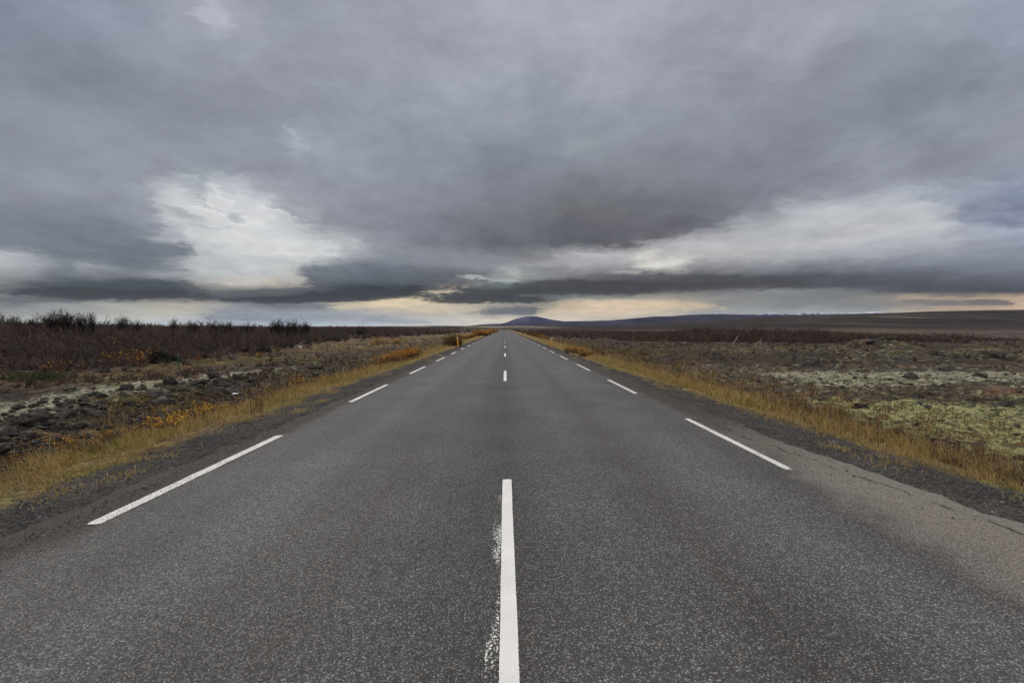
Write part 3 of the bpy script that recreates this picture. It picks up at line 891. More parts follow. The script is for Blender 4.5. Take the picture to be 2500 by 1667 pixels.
def shrub_parts(base, H, nstem, ntwig, nsub, th, col, spread=0.75, var=0.25, low=0.15, own=None, fr=(0.5, 0.6)):
    """vectorised leafless shrubs. base (M,3), H (M,), th (M,) twig thickness; returns (stems, twigs, tips)"""
    M_ = len(base)
    P_ = np.repeat(np.arange(M_), nstem)
    N = len(P_)
    ang = RNG.random(N) * 2 * np.pi
    tilt = (RNG.random(N) ** 0.7) * spread
    dr = np.stack([np.cos(ang) * np.sin(tilt), np.sin(ang) * np.sin(tilt), np.cos(tilt)], 1)
    Ln = H[P_] * RNG.uniform(0.55, 1.0, N)
    s0 = base[P_] + np.stack([np.cos(ang), np.sin(ang), 0 * ang], 1) * (H[P_] * 0.07)[:, None] * RNG.random((N, 1))
    mid = s0 + dr * (Ln * 0.5)[:, None] + RNG.normal(size=(N, 3)) * (Ln * 0.06)[:, None]
    end = mid + unit(dr + np.array([0, 0, 0.45]) + RNG.normal(size=(N, 3)) * 0.25) * (Ln * 0.5)[:, None]
    st = np.stack([s0, mid, end], 1)
    if own is not None:
        st = own
        P_ = np.zeros(len(st), int)
        Ln = np.linalg.norm(st[:, 2] - st[:, 0], axis=1)
        N = len(st)
    sr_ = th[P_][:, None] * np.array([2.2, 1.5, 0.5])
    cc = col[P_] * RNG.uniform(1 - var, 1 + var, (N, 1))
    out_s = strands(st, sr_, cc)

    def sub(par, parlen, n, lo, frac, thk):
        q = RNG.integers(0, len(par), n)
        t = RNG.uniform(lo, 1.0, n)
        a = np.where((t < 0.5)[:, None], par[q, 0] + (par[q, 1] - par[q, 0]) * (t * 2)[:, None], par[q, 1] + (par[q, 2] - par[q, 1]) * (t * 2 - 1)[:, None])
        d0 = unit(par[q, 2] - par[q, 0])
        d1 = unit(d0 + RNG.normal(size=(n, 3)) * 0.62 + np.array([0, 0, 0.12]))
        l = parlen[q] * frac * RNG.uniform(0.5, 1.15, n)
        m_ = a + d1 * (l * 0.5)[:, None]
        e_ = m_ + unit(d1 + np.array([0, 0, 0.3]) + RNG.normal(size=(n, 3)) * 0.3) * (l * 0.5)[:, None]
        return q, np.stack([a, m_, e_], 1), l
    n1 = M_ * ntwig
    q1, tw, l1 = sub(st, Ln, n1, low, fr[0], 1)
    pr1 = P_[q1]
    r1_ = th[pr1][:, None] * np.array([1.0, 0.8, 0.35])
    c1 = col[pr1] * RNG.uniform(1 - var, 1 + var, (n1, 1))
    parts = [strands(tw, r1_, c1)]
    if nsub:
        n2 = M_ * nsub
        q2, t2, l2 = sub(tw, l1, n2, 0.25, fr[1], 1)
        pr2 = pr1[q2]
        parts.append(strands(t2, th[pr2][:, None] * np.array([0.7, 0.55, 0.3]), col[pr2] * RNG.uniform(1 - var, 1 + var, (n2, 1)) * 1.1))
        tips = t2[:, 1:].reshape(-1, 3)
    else:
        tips = tw[:, 1:].reshape(-1, 3)
    return out_s, parts, tips


def scatter(n, x0, x1, y0, y1, power=1.0):
    """random ground points; density falls with distance"""
    x = RNG.uniform(x0, x1, n)
    t = RNG.random(n)
    if power == 0:
        y = y0 + (y1 - y0) * t
    else:
        y = y0 * (y1 / y0) ** t
    return x, y


# ---------------------------------------------------------------- verge grass (nobody could count it)
def blades(x, y, h, w, col, lean=0.35, z=None):
    n = len(x)
    z = height(x, y) - 0.01 if z is None else z
    a = RNG.random(n) * 2 * np.pi
    le = lean * RNG.random(n) ** 0.8 * h
    d = np.stack([np.cos(a), np.sin(a)], 1)
    b = np.stack([x, y, z], 1)
    m_ = b + np.concatenate([d * (le * 0.3)[:, None], (h * 0.55)[:, None]], 1)
    t = b + np.concatenate([d * le[:, None], (h * (1 - 0.25 * lean * RNG.random(n)))[:, None]], 1)
    pts = np.stack([b, m_, t], 1)
    rad = w[:, None] * np.array([0.5, 0.42, 0.08])
    return strands(pts, rad, col)


def pick(n, cols, weights, var=0.25):
    c = np.array(cols)[RNG.choice(len(cols), n, p=np.array(weights) / sum(weights))]
    return c * RNG.uniform(1 - var, 1 + var, (n, 1))


G_STRAW = (0.54, 0.385, 0.14); G_PALE = (0.64, 0.50, 0.26); G_OLIVE = (0.32, 0.285, 0.06); G_RUST = (0.30, 0.14, 0.05); G_DARK = (0.10, 0.08, 0.04); G_GREEN = (0.16, 0.19, 0.03)


def verge_grass(side_, n):
    sgn = -1 if side_ == 'L' else 1
    y = 1.3 * (240 / 1.3) ** (RNG.random(n) ** 0.78)
    d = RNG.random(n) ** 1.15 * ((4.2 if sgn < 0 else 5.6) + 0.05 * y) - 0.28
    sh = shoulder_l(y) if sgn < 0 else shoulder_r(y)
    x = sgn * (sh + d)
    cl = fbm(x, y, 0.5, 3, 0.6, 21.0)
    cl2 = fbm(x, y, 2.2, 4, 0.6, 1.3)
    keep = (RNG.random(n) < np.clip(0.85 - np.maximum(d - 1.0, 0) * (0.42 if sgn < 0 else 0.27) + 2.2 * cl + 1.2 * cl2, 0.03, 1)) & ((d > 0.06) | (cl > 0.28))
    keep |= (RNG.random(n) < 0.0)
    x, y, d, cl, cl2 = x[keep], y[keep], d[keep], cl[keep], cl2[keep]
    n = len(x)
    h = (0.045 + 0.075 * ss(0.1, 1.0, d)) * RNG.uniform(0.5, 1.6, n) * (1 + 1.2 * np.clip(cl, -0.5, 1))
    if sgn > 0:
        h *= 1.12
    w = np.maximum(0.0032, y * 0.00062) * RNG.uniform(0.7, 1.3, n)
    g = ss(-0.08 if sgn < 0 else 0.0, 0.3, cl2 + 0.35 * RNG.normal(size=n) * 0.5 - 0.05)
    c = lerp(pick(n, [G_STRAW, G_PALE, G_RUST], [6, 3, 1.3]), 1, 0) if False else pick(n, [G_STRAW, G_PALE, G_RUST, G_DARK], [6, 2.2, 1.5, 0.8])
    gc = pick(n, [G_OLIVE, G_GREEN, G_STRAW], [5, 2, 1.5])
    c = np.where((RNG.random(n) < g * 0.75)[:, None], gc, c)
    # rustier towards the heath
    ed = ss(0.55, 0.0, d) if False else 1 - ss(0.0, 0.7, d)
    c = np.where((RNG.random(n) < ed * 0.7)[:, None], pick(n, [G_PALE, (0.40, 0.28, 0.17), G_STRAW], [2, 2, 2]), c)
    ru = ss(1.2, 2.6, d + 1.2 * cl2)
    c = np.where((RNG.random(n) < ru * 0.6)[:, None], pick(n, [G_RUST, G_DARK, (0.2, 0.13, 0.09)], [1.5, 1, 2]), c)
    # stray tufts out on the gravel
    tx, ty = [], []
    for _ in range(13):
        yt = 4.0 * (30 / 4.0) ** RNG.random(); dt = -RNG.uniform(0.15, 0.75)
        xt = sgn * ((shoulder_l(np.array([yt])) if sgn < 0 else shoulder_r(np.array([yt])))[0] + dt)
        m2 = int(RNG.uniform(25, 130)); rt = RNG.uniform(0.05, 0.17)
        tx.append(xt + RNG.normal(size=m2) * rt); ty.append(yt + RNG.normal(size=m2) * rt * 1.6)
    tx = np.concatenate(tx); ty = np.concatenate(ty)
    x = np.concatenate([x, tx]); y = np.concatenate([y, ty]); h = np.concatenate([h, RNG.uniform(0.03, 0.08, len(tx))])
    w = np.concatenate([w, np.full(len(tx), 0.0035) * (1 + ty * 0.1)]); c = np.concatenate([c, pick(len(tx), [G_PALE, G_STRAW, G_OLIVE], [2, 3, 1.5])])
    parts = [blades(x, y, h, w, c, 0.9)]
    # taller seeding stalks
    n2 = 2600 if sgn > 0 else 1100
    y2 = 2.5 * (60 / 2.5) ** RNG.random(n2)
    d2 = RNG.uniform(0.15, 2.6, n2)
    x2 = sgn * ((shoulder_l(y2) if sgn < 0 else shoulder_r(y2)) + d2)
    k2 = RNG.random(n2) < np.clip(0.35 + 1.8 * fbm(x2, y2, 1.2, 3, 0.6, 31.0), 0, 1)
    x2, y2 = x2[k2], y2[k2]
    h2 = RNG.uniform(0.22, 0.55, len(x2))
    w2_ = np.maximum(0.003, y2 * 0.00055)
    c2 = pick(len(x2), [G_PALE, G_STRAW], [2, 2], 0.2)
    parts.append(blades(x2, y2, h2, w2_, c2, 0.22))
    V, fs, cc = merge(parts)
    o = mesh_obj('grass', V, fs, M_GRASS, cc)
    return tag(o, 'dry straw and olive grass on the %s verge of the road' % ('left' if sgn < 0 else 'right'), 'grass', kind='stuff')


verge_grass('L', 190000)
verge_grass('R', 210000)


# ---------------------------------------------------------------- heath: ankle-high twiggy ground cover
def heath():
    n = 95000
    sg = RNG.choice([-1, 1], n)
    y = 3.0 * (110 / 3.0) ** (RNG.random(n) ** 0.9)
    d = 5.9 + (RNG.random(n) ** 1.35) * (y * 1.25 + 3)
    x = sg * d
    k = ground_masks(x, y)
    z = height(x, y)
    zl = height(x + 0.35, y) * 0.5 + height(x - 0.35, y) * 0.5
    dens = np.clip(0.25 + 1.1 * k['n_b'] + 0.7 * k['n_c'] - 0.55 * k['moss'] + (zl - z) * 3, 0.05, 1)
    kp = RNG.random(n) < dens
    x, y, z = x[kp], y[kp], z[kp]
    n = len(x)
    nb = 6
    X_ = np.repeat(x, nb) + RNG.normal(size=n * nb) * 0.06
    Y_ = np.repeat(y, nb) + RNG.normal(size=n * nb) * 0.06
    Z_ = np.repeat(z, nb) - 0.02
    base = pick(n, [(0.075, 0.054, 0.043), (0.12, 0.062, 0.042), (0.12, 0.09, 0.045), (0.20, 0.15, 0.08), (0.08, 0.08, 0.028)], [6, 1.6, 2.0, 1.6, 1.2])
    cc = np.repeat(base, nb, 0) * RNG.uniform(0.7, 1.3, (n * nb, 1))
    h = np.repeat(RNG.uniform(0.06, 0.2, n), nb) * RNG.uniform(0.5, 1.2, n * nb)
    w = np.maximum(0.004, Y_ * 0.0006)
    a = blades(X_, Y_, h, w, cc, 1.3, Z_)
    V, fs, c2 = merge([a])
    tag(mesh_obj('heather', V, fs, M_TWIG, c2), 'low brown heather and dwarf twigs spread over the lava field', 'heather', kind='stuff')


heath()


# ---------------------------------------------------------------- birch scrub masses
TW_COLS = [(0.100, 0.066, 0.055), (0.082, 0.057, 0.050), (0.12, 0.080, 0.060), (0.075, 0.065, 0.055)]


def scrub(side_):
    sg = -1 if side_ == 'L' else 1
    # rows by distance, thinner further away
    out = []
    for (y0, y1, n, nt, ns) in ((9, 34, 2600, 34, 30), (30, 80, 3600, 30, 14), (75, 220, 4200, 22, 12), (200, 480, 2600, 16, 0)):
        y = y0 + (y1 - y0) * RNG.random(n)
        x = sg * (5.5 + RNG.random(n) * (1.28 * y + 2))
        kp = RNG.random(n) < scrub_mask(x, y) * (1.0 if sg < 0 else 0.95)
        x, y = x[kp], y[kp]
        m_ = len(x)
        if m_ == 0:
            continue
        if sg < 0:
            H = RNG.uniform(0.5, 1.05, m_) * (0.36 + 1.25 * ss(14, 46, np.hypot(x, y) - 8)) * (1 + 0.45 * fbm(x, y, 4.0, 3, 0.6, 61.0)) * (1 + 0.25 * fbm(x, y, 11.0, 3, 0.5, 14.0))
            H *= np.where(x > -20 - 0.1 * y, 0.8, 1)
        else:
            uq = x / y * F + 1160
            H = RNG.uniform(0.65, 1.15, m_) * (0.4 + 0.6 * ss(0, 22, y - np.interp(x, [0, 6, 14, 25, 40, 60, 90, 160], [150, 110, 84, 62, 60, 60, 72, 110]))) * np.interp(uq, [1180, 1400, 1530, 1600, 1880, 1960, 2020, 2200, 2290, 2400], [1.15, 1.1, 1.35, 2.1, 2.1, 1.4, 1.0, 1.15, 0.6, 0.4]) * (1 + 0.5 * fbm(x, y, 14.0, 3, 0.5, 14.0))
        if y0 < 40:      # ankle to knee high outliers in front of the thicket
            ne = 900 if sg < 0 else 1500
            ye = (12 + 26 * RNG.random(ne)) if sg < 0 else (20 + 46 * RNG.random(ne))
            xe = sg * (8.5 + RNG.random(ne) * 1.2 * ye)
            ke = (RNG.random(ne) < np.clip(0.35 + 1.6 * fbm(xe, ye, 5.0, 3, 0.6, 91.0) - 0.8 * ground_masks(xe, ye)['moss'], 0.02, 1)) & (scrub_mask(xe, ye) < 0.6)
            x = np.concatenate([x, xe[ke]]); y = np.concatenate([y, ye[ke]]); H = np.concatenate([H, RNG.uniform(0.15, 0.42, ke.sum())]); m_ = len(x)
        z = height(x, y) - 0.04
        th = np.maximum(0.006, np.hypot(x, y) * (0.00042 if sg < 0 else 0.0003))
        col = pick(m_, TW_COLS, [4, 3, 2, 2], 0.25)
        oc = (RNG.random(m_) < 0.16 * (y < 45) + 0.02) & (fbm(x, y, 6.0, 3, 0.6, 55.0) > 0.0)
        col = np.where(oc[:, None], pick(m_, [(0.20, 0.13, 0.045), (0.13, 0.11, 0.04), (0.24, 0.10, 0.035)], [3, 3, 1]), col)
        H = np.where(oc, H * 0.6, H)
        s_, t_, _ = shrub_parts(np.stack([x, y, z], 1), H, 6, nt, ns, th, col, spread=0.95 if sg < 0 else 1.25)
        out += [s_] + t_
    V, fs, cc = merge(out)
    tag(mesh_obj('scrub', V, fs, M_TWIG, cc), 'dense purplish brown leafless birch scrub covering the %s heath' % ('left' if sg < 0 else 'right'), 'scrub', kind='stuff')


scrub('L')
scrub('R')


def at(px, D):
    """ground point at picture column px and forward distance D"""
    x = (px - 1160) / F * D
    z = float(height(np.array([x]), np.array([float(D)]))[0])
    return x, D, z


# ---------------------------------------------------------------- bare trees on the left skyline
def tree(px, D, top, half, dense, label, col=(0.045, 0.038, 0.034)):
    """top: skyline row of its tip; half: half width of the crown in metres"""
    x, y, z = at(px, D)
    H = EYE + (754 - top) / F * D - z
    H += 0.16
    half *= 1.45
    dense *= 0.62
    root = empty('birch_tree', (x, y, z - 0.05))
    lx_ = RNG.normal() * 0.12
    nt = 3 if half > 0.7 else 2
    tr, rr = [], []
    for k in range(nt):
        sx = (k - (nt - 1) / 2) * half * 0.55 + lx_
        tr.append([[sx * 0.3, 0, 0], [sx * 0.7, RNG.normal() * 0.1, H * 0.3], [sx, RNG.normal() * 0.15, H * 0.58]])
        rr.append([.07, .05, .025])
    tr = np.array(tr)
    v_, q_, c_ = strands(tr, np.array(rr), np.array([col] * nt) * 1.4, 6)
    mesh_obj('trunk', v_, [q_], M_TWIG, c_, root)
    # limbs reach out to an uneven rounded crown
    n = int(34 * dense * (0.6 + half))
    d = unit(RNG.normal(size=(n, 3)))
    d[:, 2] = np.abs(d[:, 2]) * 0.95 - 0.12
    lob = 0.72 + 0.30 * fbm(d[:, 0] * 2 + px, d[:, 2] * 2 + d[:, 1], 1.0, 3, 0.6)
    tip = np.array([lx_, 0, H * 0.60]) + d * np.array([half, half * 0.8, H * 0.38]) * (lob * RNG.uniform(0.7, 1.0, n))[:, None]
    k = RNG.integers(0, nt, n)
    t = RNG.uniform(0.35, 1, n)[:, None]
    a = np.where(t < 0.5, tr[k, 0] + (tr[k, 1] - tr[k, 0]) * t * 2, tr[k, 1] + (tr[k, 2] - tr[k, 1]) * (t * 2 - 1))
    m_ = (a + tip) / 2 + np.stack([RNG.normal(size=n) * 0.06, RNG.normal(size=n) * 0.06, -0.05 - 0.06 * RNG.random(n)], 1) * H * 0.4
    own = np.stack([a, m_, tip], 1)
    s_, t_, _ = shrub_parts(np.zeros((1, 3)), np.array([H]), 1, int(n * 9), int(n * 16), np.array([0.0095]), np.array([col]), own=own, low=0.3, fr=(0.42, 0.55))
    V, fs, cc = merge([s_] + t_)
    mesh_obj('crown', V, fs, M_TWIG, cc, root)
    return tag(root, label, 'tree', 'bare birch trees on the left skyline')


TREES = [
 (20, 44, 711, 0.6, 0.8, 'thin bare birch nearest the left edge of the photo skyline'),
 (55, 46, 716, 0.9, 0.6, 'low straggling bare birch second from the left edge'),
 (98, 47, 722, 0.8, 0.7, 'low bare birch just left of the tallest dark clump'),
 (146, 44, 706, 1.15, 1.3, 'broad dark bare birch, left half of the tallest clump'),
 (172, 45, 709, 0.8, 1.2, 'dense dark bare birch, right half of the tallest clump'),
 (207, 45, 706, 0.85, 1.25, 'tall bare birch standing alone right of the tallest clump'),
 (233, 46, 715, 0.35, 0.8, 'small slim bare birch right of the tall lone birch'),
 (293, 50, 721, 0.85, 0.9, 'fan shaped pale bare birch alone on the left skyline'),
 (325, 52, 730, 0.6, 0.7, 'tiny bare birch beside the fan shaped birch'),
 (406, 54, 726, 0.42, 0.9, 'slim bare birch alone midway along the left skyline'),
 (455, 55, 733, 1.1, 0.9, 'low bare birch at the left end of the long skyline thicket'),
 (497, 56, 727, 0.7, 0.9, 'spiky bare birch inside the long skyline thicket'),
 (530, 57, 731, 1.1, 0.9, 'low dense bare birch in the middle of the skyline thicket'),
 (572, 58, 735, 1.2, 0.9, 'low rounded bare birch at the right end of the skyline thicket'),
 (643, 57, 726, 1.1, 1.25, 'wide dark bare birch, left half of the big rounded clump'),
 (674, 58, 727, 1.0, 1.25, 'wide dark bare birch in the middle of the big rounded clump'),
 (705, 57, 727, 0.75, 1.0, 'spiky bare birch at the right end of the rounded clump'),
 (835, 75, 744, 0.9, 0.9, 'tiny distant bare birch bump nearest the road on the left skyline'),
]
for a in TREES:
    tree(*a)


# ---------------------------------------------------------------- autumn bushes
def bush(name, px, D, H, wx, wy, nst, leafcols, nleaf, lsize, label, cat='bush', group=None, twig=(0.11, 0.06, 0.04), leafbias=0.35, spread=0.8, x=None):
    bx_, by_, bz_ = at(px, D)
    root = empty(name, (bx_, by_, bz_))
    n = max(1, nst)
    a = RNG.random(n) * 2 * np.pi
    r = RNG.random(n) ** 0.5
    b = np.stack([np.cos(a) * r * wx, np.sin(a) * r * wy, 0 * a], 1)
    b[:, 2] = height(b[:, 0] + bx_, b[:, 1] + by_) - bz_ - 0.02
    Hh = H * RNG.uniform(0.7, 1.05, n) * (1 - 0.35 * r ** 2)
    th = np.full(n, max(0.0035, D * 0.00035))
    s_, t_, tips = shrub_parts(b, Hh, 4, 16, 14, th, np.array([twig] * n), spread=spread)
    # creeping rootstock that ties the stems together at the ground
    order = np.argsort(b[:, 1] + 0.3 * b[:, 0])
    bo = b[order]
    t_.append(strands(np.stack([bo[:-1], (bo[:-1] + bo[1:]) / 2 + [0, 0, -0.02], bo[1:]], 1), np.full((n - 1, 3), th[0] * 2.0), np.array([twig] * (n - 1)))) if n > 1 else None
    V, fs, cc = merge([s_] + t_)
    mesh_obj('stems', V, fs, M_TWIG, cc, root)
    if nleaf:
        p = tips[RNG.integers(0, len(tips), nleaf * 2)]
        w = ss(0, 1, (p[:, 2] / H - leafbias) * 2.2) + 0.12
        p = p[RNG.random(len(p)) < w][:nleaf]
        v_, f_, c_ = leaves(p + RNG.normal(size=p.shape) * 0.015, RNG.uniform(0.6, 1.3, len(p)) * lsize, pick(len(p), *leafcols, 0.3))
        mesh_obj('leaves', v_, [f_], M_LEAF, c_, root)
    return tag(root, label, cat, group)


ORANGE = ([(0.66, 0.29, 0.03), (0.78, 0.42, 0.06), (0.50, 0.20, 0.03), (0.30, 0.13, 0.05), (0.34, 0.25, 0.06)], [4, 4, 2, 1.5, 1.5])
YELLOW = ([(0.75, 0.40, 0.03), (0.80, 0.48, 0.06), (0.55, 0.22, 0.03)], [4, 3, 2])
OLIVEL = ([(0.20, 0.15, 0.03), (0.13, 0.11, 0.03), (0.40, 0.22, 0.04), (0.10, 0.06, 0.035)], [4, 3, 2, 2])
# long orange thicket left of the road
bush('willow_bush', 925, 25.0, 0.70, 0.62, 4.3, 120, ORANGE, 13000, 0.032, 'long low bright orange leafed thicket beside the left verge')
bush('willow_bush', 1038, 42.5, 1.22, 1.0, 0.9, 34, OLIVEL, 7000, 0.05, 'round dark olive brown bush behind the left orange marker post')
bush('willow_bush', 365, 8.3, 0.34, 0.42, 0.35, 14, YELLOW, 420, 0.032, 'small yellow leafed willow at the left grass edge, nearest the left line')
bush('willow_bush', 425, 9.3, 0.36, 0.35, 0.4, 12, YELLOW, 260, 0.032, 'sparse yellow willow between two brighter ones on the left verge')
bush('willow_bush', 482, 9.9, 0.36, 0.42, 0.4, 16, YELLOW, 480, 0.032, 'bright yellow leafed willow right of the sparse one on the left verge')
bush('willow_bush', 205, 7.6, 0.30, 0.8, 0.4, 16, ORANGE, 420, 0.030, 'low orange dwarf willow among the dark lava rubble at left')
bush('willow_bush', 95, 6.9, 0.22, 0.5, 0.3, 10, ORANGE, 150, 0.028, 'tiny rust orange dwarf willow near the left edge of the photo')
bush('willow_bush', 705, 16.5, 0.33, 0.9, 0.5, 16, ORANGE, 420, 0.04, 'low orange dwarf willow on the lava beyond the left verge')
bush('willow_bush', 265, 23.5, 1.15, 0.35, 0.3, 5, ORANGE, 150, 0.05, 'upright shrub with a few orange leaves in front of the dark scrub')
bush('willow_bush', 330, 23.0, 1.0, 0.5, 0.4, 6, ORANGE, 260, 0.05, 'orange leafed sapling right of the upright one before the scrub')
bush('willow_bush', 160, 21.5, 0.55, 1.0, 0.5, 8, ORANGE, 160, 0.05, 'flat rust orange shrub low in the left scrub')
bush('willow_bush', 590, 31.0, 0.3, 0.7, 0.4, 8, YELLOW, 240, 0.05, 'tiny yellow dwarf willow near the thin dark stick')
bush('willow_bush', 1318, 29.5, 0.62, 0.62, 0.7, 18, ORANGE, 1100, 0.045, 'orange leafed bush on the right verge, the one nearer the marker post')
bush('willow_bush', 1352, 26.0, 0.50, 0.5, 0.4, 14, ORANGE, 800, 0.042, 'smaller orange bush on the right verge, the nearer of the two')
bush('willow_bush', 1375, 29.5, 0.75, 0.4, 0.5, 12, ORANGE, 0, 0.04, 'leafless dark shrub between the two orange bushes and the heath')
for px, D, H in ((1108, 98, 1.5), (1098, 103, 1.7), (1114, 112, 1.6), (1104, 122, 1.5), (1122, 128, 1.4)):
    bush('willow_bush', px, D, H, 1.3, 1.6, 14, ORANGE, 1100, 0.17, 'distant orange bush in the row on the left verge near the road end', 'bush', 'distant orange bushes on the left verge')
for px, D, H in ((1066, 92, 0.85), (1078, 96, 0.9)):
    bush('willow_bush', px, D, H, 1.1, 1.3, 12, ORANGE, 380, 0.15, 'low pale rust bush left of the distant orange row', 'bush', 'pale rust bushes left of the distant orange row')
for px, D, H in ((1127, 160, 1.4), (1133, 185, 1.5), (1137, 215, 1.5)):
    bush('willow_bush', px, D, H, 1.5, 3.0, 14, ORANGE, 600, 0.22, 'farthest orange bush on the left verge where the road narrows', 'bush', 'farthest orange bushes on the left verge')
for px, D, H in ((1216, 140, 1.2), (1226, 122, 1.2), (1236, 108, 0.9)):
    bush('willow_bush', px, D, H, 1.3, 2.5, 14, OLIVEL, 500, 0.18, 'far rusty olive bush on the right verge near the road end', 'bush', 'far rusty bushes on the right verge')
bush('willow_bush', 1247, 90, 0.8, 1.2, 2, 14, ORANGE, 400, 0.13, 'low rusty bush on the right verge beyond the upright marker post')
bush('grass_tuft', 872, 58, 1.05, 1.1, 0.8, 20, ([(0.5, 0.36, 0.17), (0.42, 0.28, 0.12)], [1, 1]), 1200, 0.1, 'tall pale straw tuft on the left heath, the bigger of two', 'grass tuft', twig=(0.38, 0.26, 0.13), spread=0.4)
bush('grass_tuft', 916, 60, 0.8, 0.9, 0.6, 14, ([(0.5, 0.36, 0.17), (0.42, 0.28, 0.12)], [1, 1]), 700, 0.1, 'smaller pale straw tuft right of the bigger one on the left heath', 'grass tuft', twig=(0.38, 0.26, 0.13), spread=0.4)
# tall dry reddish weeds at the verge
for px, D, H, lb in ((590, 8.9, .55, 'left tall dry weed stalks by the left verge'), (612, 12.0, .65, 'tall dry brown weed standing on the left verge grass'), (640, 13.5, .6, 'rusty dry weed right of the tall brown one'),
                     (1860, 10.5, .6, 'tall dry weed stalks in the right verge grass'), (2025, 8.6, .6, 'pale tall weed in the right verge grass near the moss')):
    bush('weed', px, D, H, 0.16, 0.16, 3, ORANGE, 0, 0.03, lb, 'weed', twig=(0.20, 0.12, 0.07), spread=0.3)


# dark juniper and moss cushion
def cushion(name, px, D, sx, sy, sz, cols, label, cat, nl=2600, ls=0.06):
    x, y, z = at(px, D)
    root = empty(name, (x, y, z - 0.05))
    n = nl
    d = unit(RNG.normal(size=(n, 3)))
    d[:, 2] = np.abs(d[:, 2])
    r = RNG.uniform(0.55, 1.0, n) * (1 + 0.28 * fbm(d[:, 0] * 3 + px, d[:, 1] * 3 + d[:, 2] * 2, 1.0, 3, 0.6))
    p = d * r[:, None] * np.array([sx, sy, sz])
    V, f, c = leaves(p, RNG.uniform(.6, 1.4, n) * ls, pick(n, *cols, 0.3))
    mesh_obj('foliage', V, [f], M_LEAF, c, root)
    s_, t_, _ = shrub_parts(np.zeros((1, 3)), np.array([sz]), 8, 20, 20, np.array([0.01]), np.array([[0.05, 0.04, 0.03]]), spread=1.2)
    V, fs, cc = merge([s_] + t_)
    mesh_obj('stems', V, fs, M_TWIG, cc, root)
    return tag(root, label, cat)


JUN = ([(0.018, 0.024, 0.014), (0.03, 0.034, 0.018), (0.045, 0.035, 0.02)], [3, 2, 1])
GRN = ([(0.045, 0.06, 0.018), (0.07, 0.085, 0.022), (0.035, 0.045, 0.018)], [3, 2, 2])
cushion('juniper', 372, 25.5, 0.55, 0.5, 0.85, JUN, 'small very dark conical juniper in front of the left scrub', 'juniper')
cushion('juniper', 395, 27.0, 0.8, 0.5, 0.45, JUN, 'low dark juniper right of the conical one', 'juniper')
cushion('juniper', 607, 40.0, 0.9, 0.5, 0.5, JUN, 'small dark juniper above the tiny yellow dwarf willow', 'juniper')
cushion('moss_hummock', 102, 19.0, 1.7, 1.0, 0.42, GRN, 'long dark green mossy hummock low in the left scrub', 'hummock', 5200, 0.05)

# ---------------------------------------------------------------- lava rocks
def rock_mesh(seed):
    import bmesh
    bm = bmesh.new()
    bmesh.ops.create_icosphere(bm, subdivisions=3, radius=1.0)
    P3 = np.array([v_.co[:] for v_ in bm.verts])
    f3 = np.array([[v_.index for v_ in f.verts] for f in bm.faces])
    bm.free()
    n = fbm(P3[:, 0] * 1.3 + seed * 7.7, P3[:, 1] * 1.3 + P3[:, 2] * 1.7, 1.0, 4, 0.6, seed)
    n2 = np.abs(fbm(P3[:, 1] * 3 + seed, P3[:, 2] * 3 - P3[:, 0] * 2, 1.0, 3, 0.6, seed + 4))
    r = 1 + 0.42 * n - 0.42 * n2 + 0.26 * fbm(P3[:, 0] * 5 + seed, P3[:, 1] * 5 + P3[:, 2] * 4, 1.0, 2, 0.6, seed)
    # a few flat broken faces
    rs = np.random.default_rng(seed)
    V = P3 * r[:, None]
    for _ in range(5):
        d = unit(rs.normal(size=3))
        k = rs.uniform(0.62, 0.9)
        s = V @ d
        V = V - np.outer(np.maximum(s - k, 0), d) * 0.85
    return V, f3


ROCKS = [rock_mesh(i + 1) for i in range(8)]
rock_proto = []
for i in range(8):
    V, f = ROCKS[i]
    me_o = mesh_obj('lava_rock', V * np.array([1, 0.9, 0.78]), [f], M_ROCK, smooth=False)
    rock_proto.append(me_o)
used = [False] * 8


def rock(x, y, s, label, group='lava rocks in the rubble bank along the left verge', sink=0.12, k=None):
    k = RNG.integers(0, 8) if k is None else k
    if not used[k]:
        o = rock_proto[k]
        used[k] = True
    else:
        o = rock_proto[k].copy()
        COL.objects.link(o)
    z = float(height(np.array([x]), np.array([y]))[0])
    o.location = (x, y, z + s * 0.25 - s * sink)
    o.rotation_euler = (RNG.normal() * 0.3, RNG.normal() * 0.3, RNG.random() * 6.28)
    o.scale = (s * RNG.uniform(.85, 1.2), s * RNG.uniform(.85, 1.2), s * RNG.uniform(.75, 1.1))
    for q in ('label', 'category', 'group'):
        if q in o: del o[q]
    return tag(o, label, 'rock', group)


BIG = [(398, 893, 0.24, 'largest rounded lava rock, at the right end of the left rubble bank'),
       (368, 901, 0.17, 'dark lava rock just left of the largest rounded one'),
       (445, 893, 0.17, 'dark lava rock just right of the largest rounded one'),
       (300, 912, 0.18, 'flat topped dark lava rock in the middle of the left rubble bank'),
       (232, 925, 0.24, 'wide very dark lava rock beside the pale moss in the left rubble bank'),
       (205, 937, 0.17, 'dark lava rock left of the wide very dark one'),
       (105, 968, 0.19, 'big grey lava rock in the left rubble bank near the photo edge'),
       (22, 990, 0.22, 'big grey brown lava rock at the left edge of the photo')]
for px, py, s, lb in BIG:
    s *= 0.85
    D_ = (EYE + 0.30) * F / (py + s * 40 - 754)
    rock((px - 1160) / F * D_, D_, s, lb)
GEN = 'dark grey lava rock in the loose rubble bank beyond the left verge'
for _ in range(285):
    y = float(3.5 * (26 / 3.5) ** RNG.random())
    x = float(-8.1 + RNG.normal() * 0.85 - 0.03 * y)
    if x > -6.3: x = -6.9
    rock(x, y, float(0.05 + 0.21 * RNG.random() ** 3), GEN)
for px, py, s, lb in ((1465, 717, .4, 'a'),):
    pass
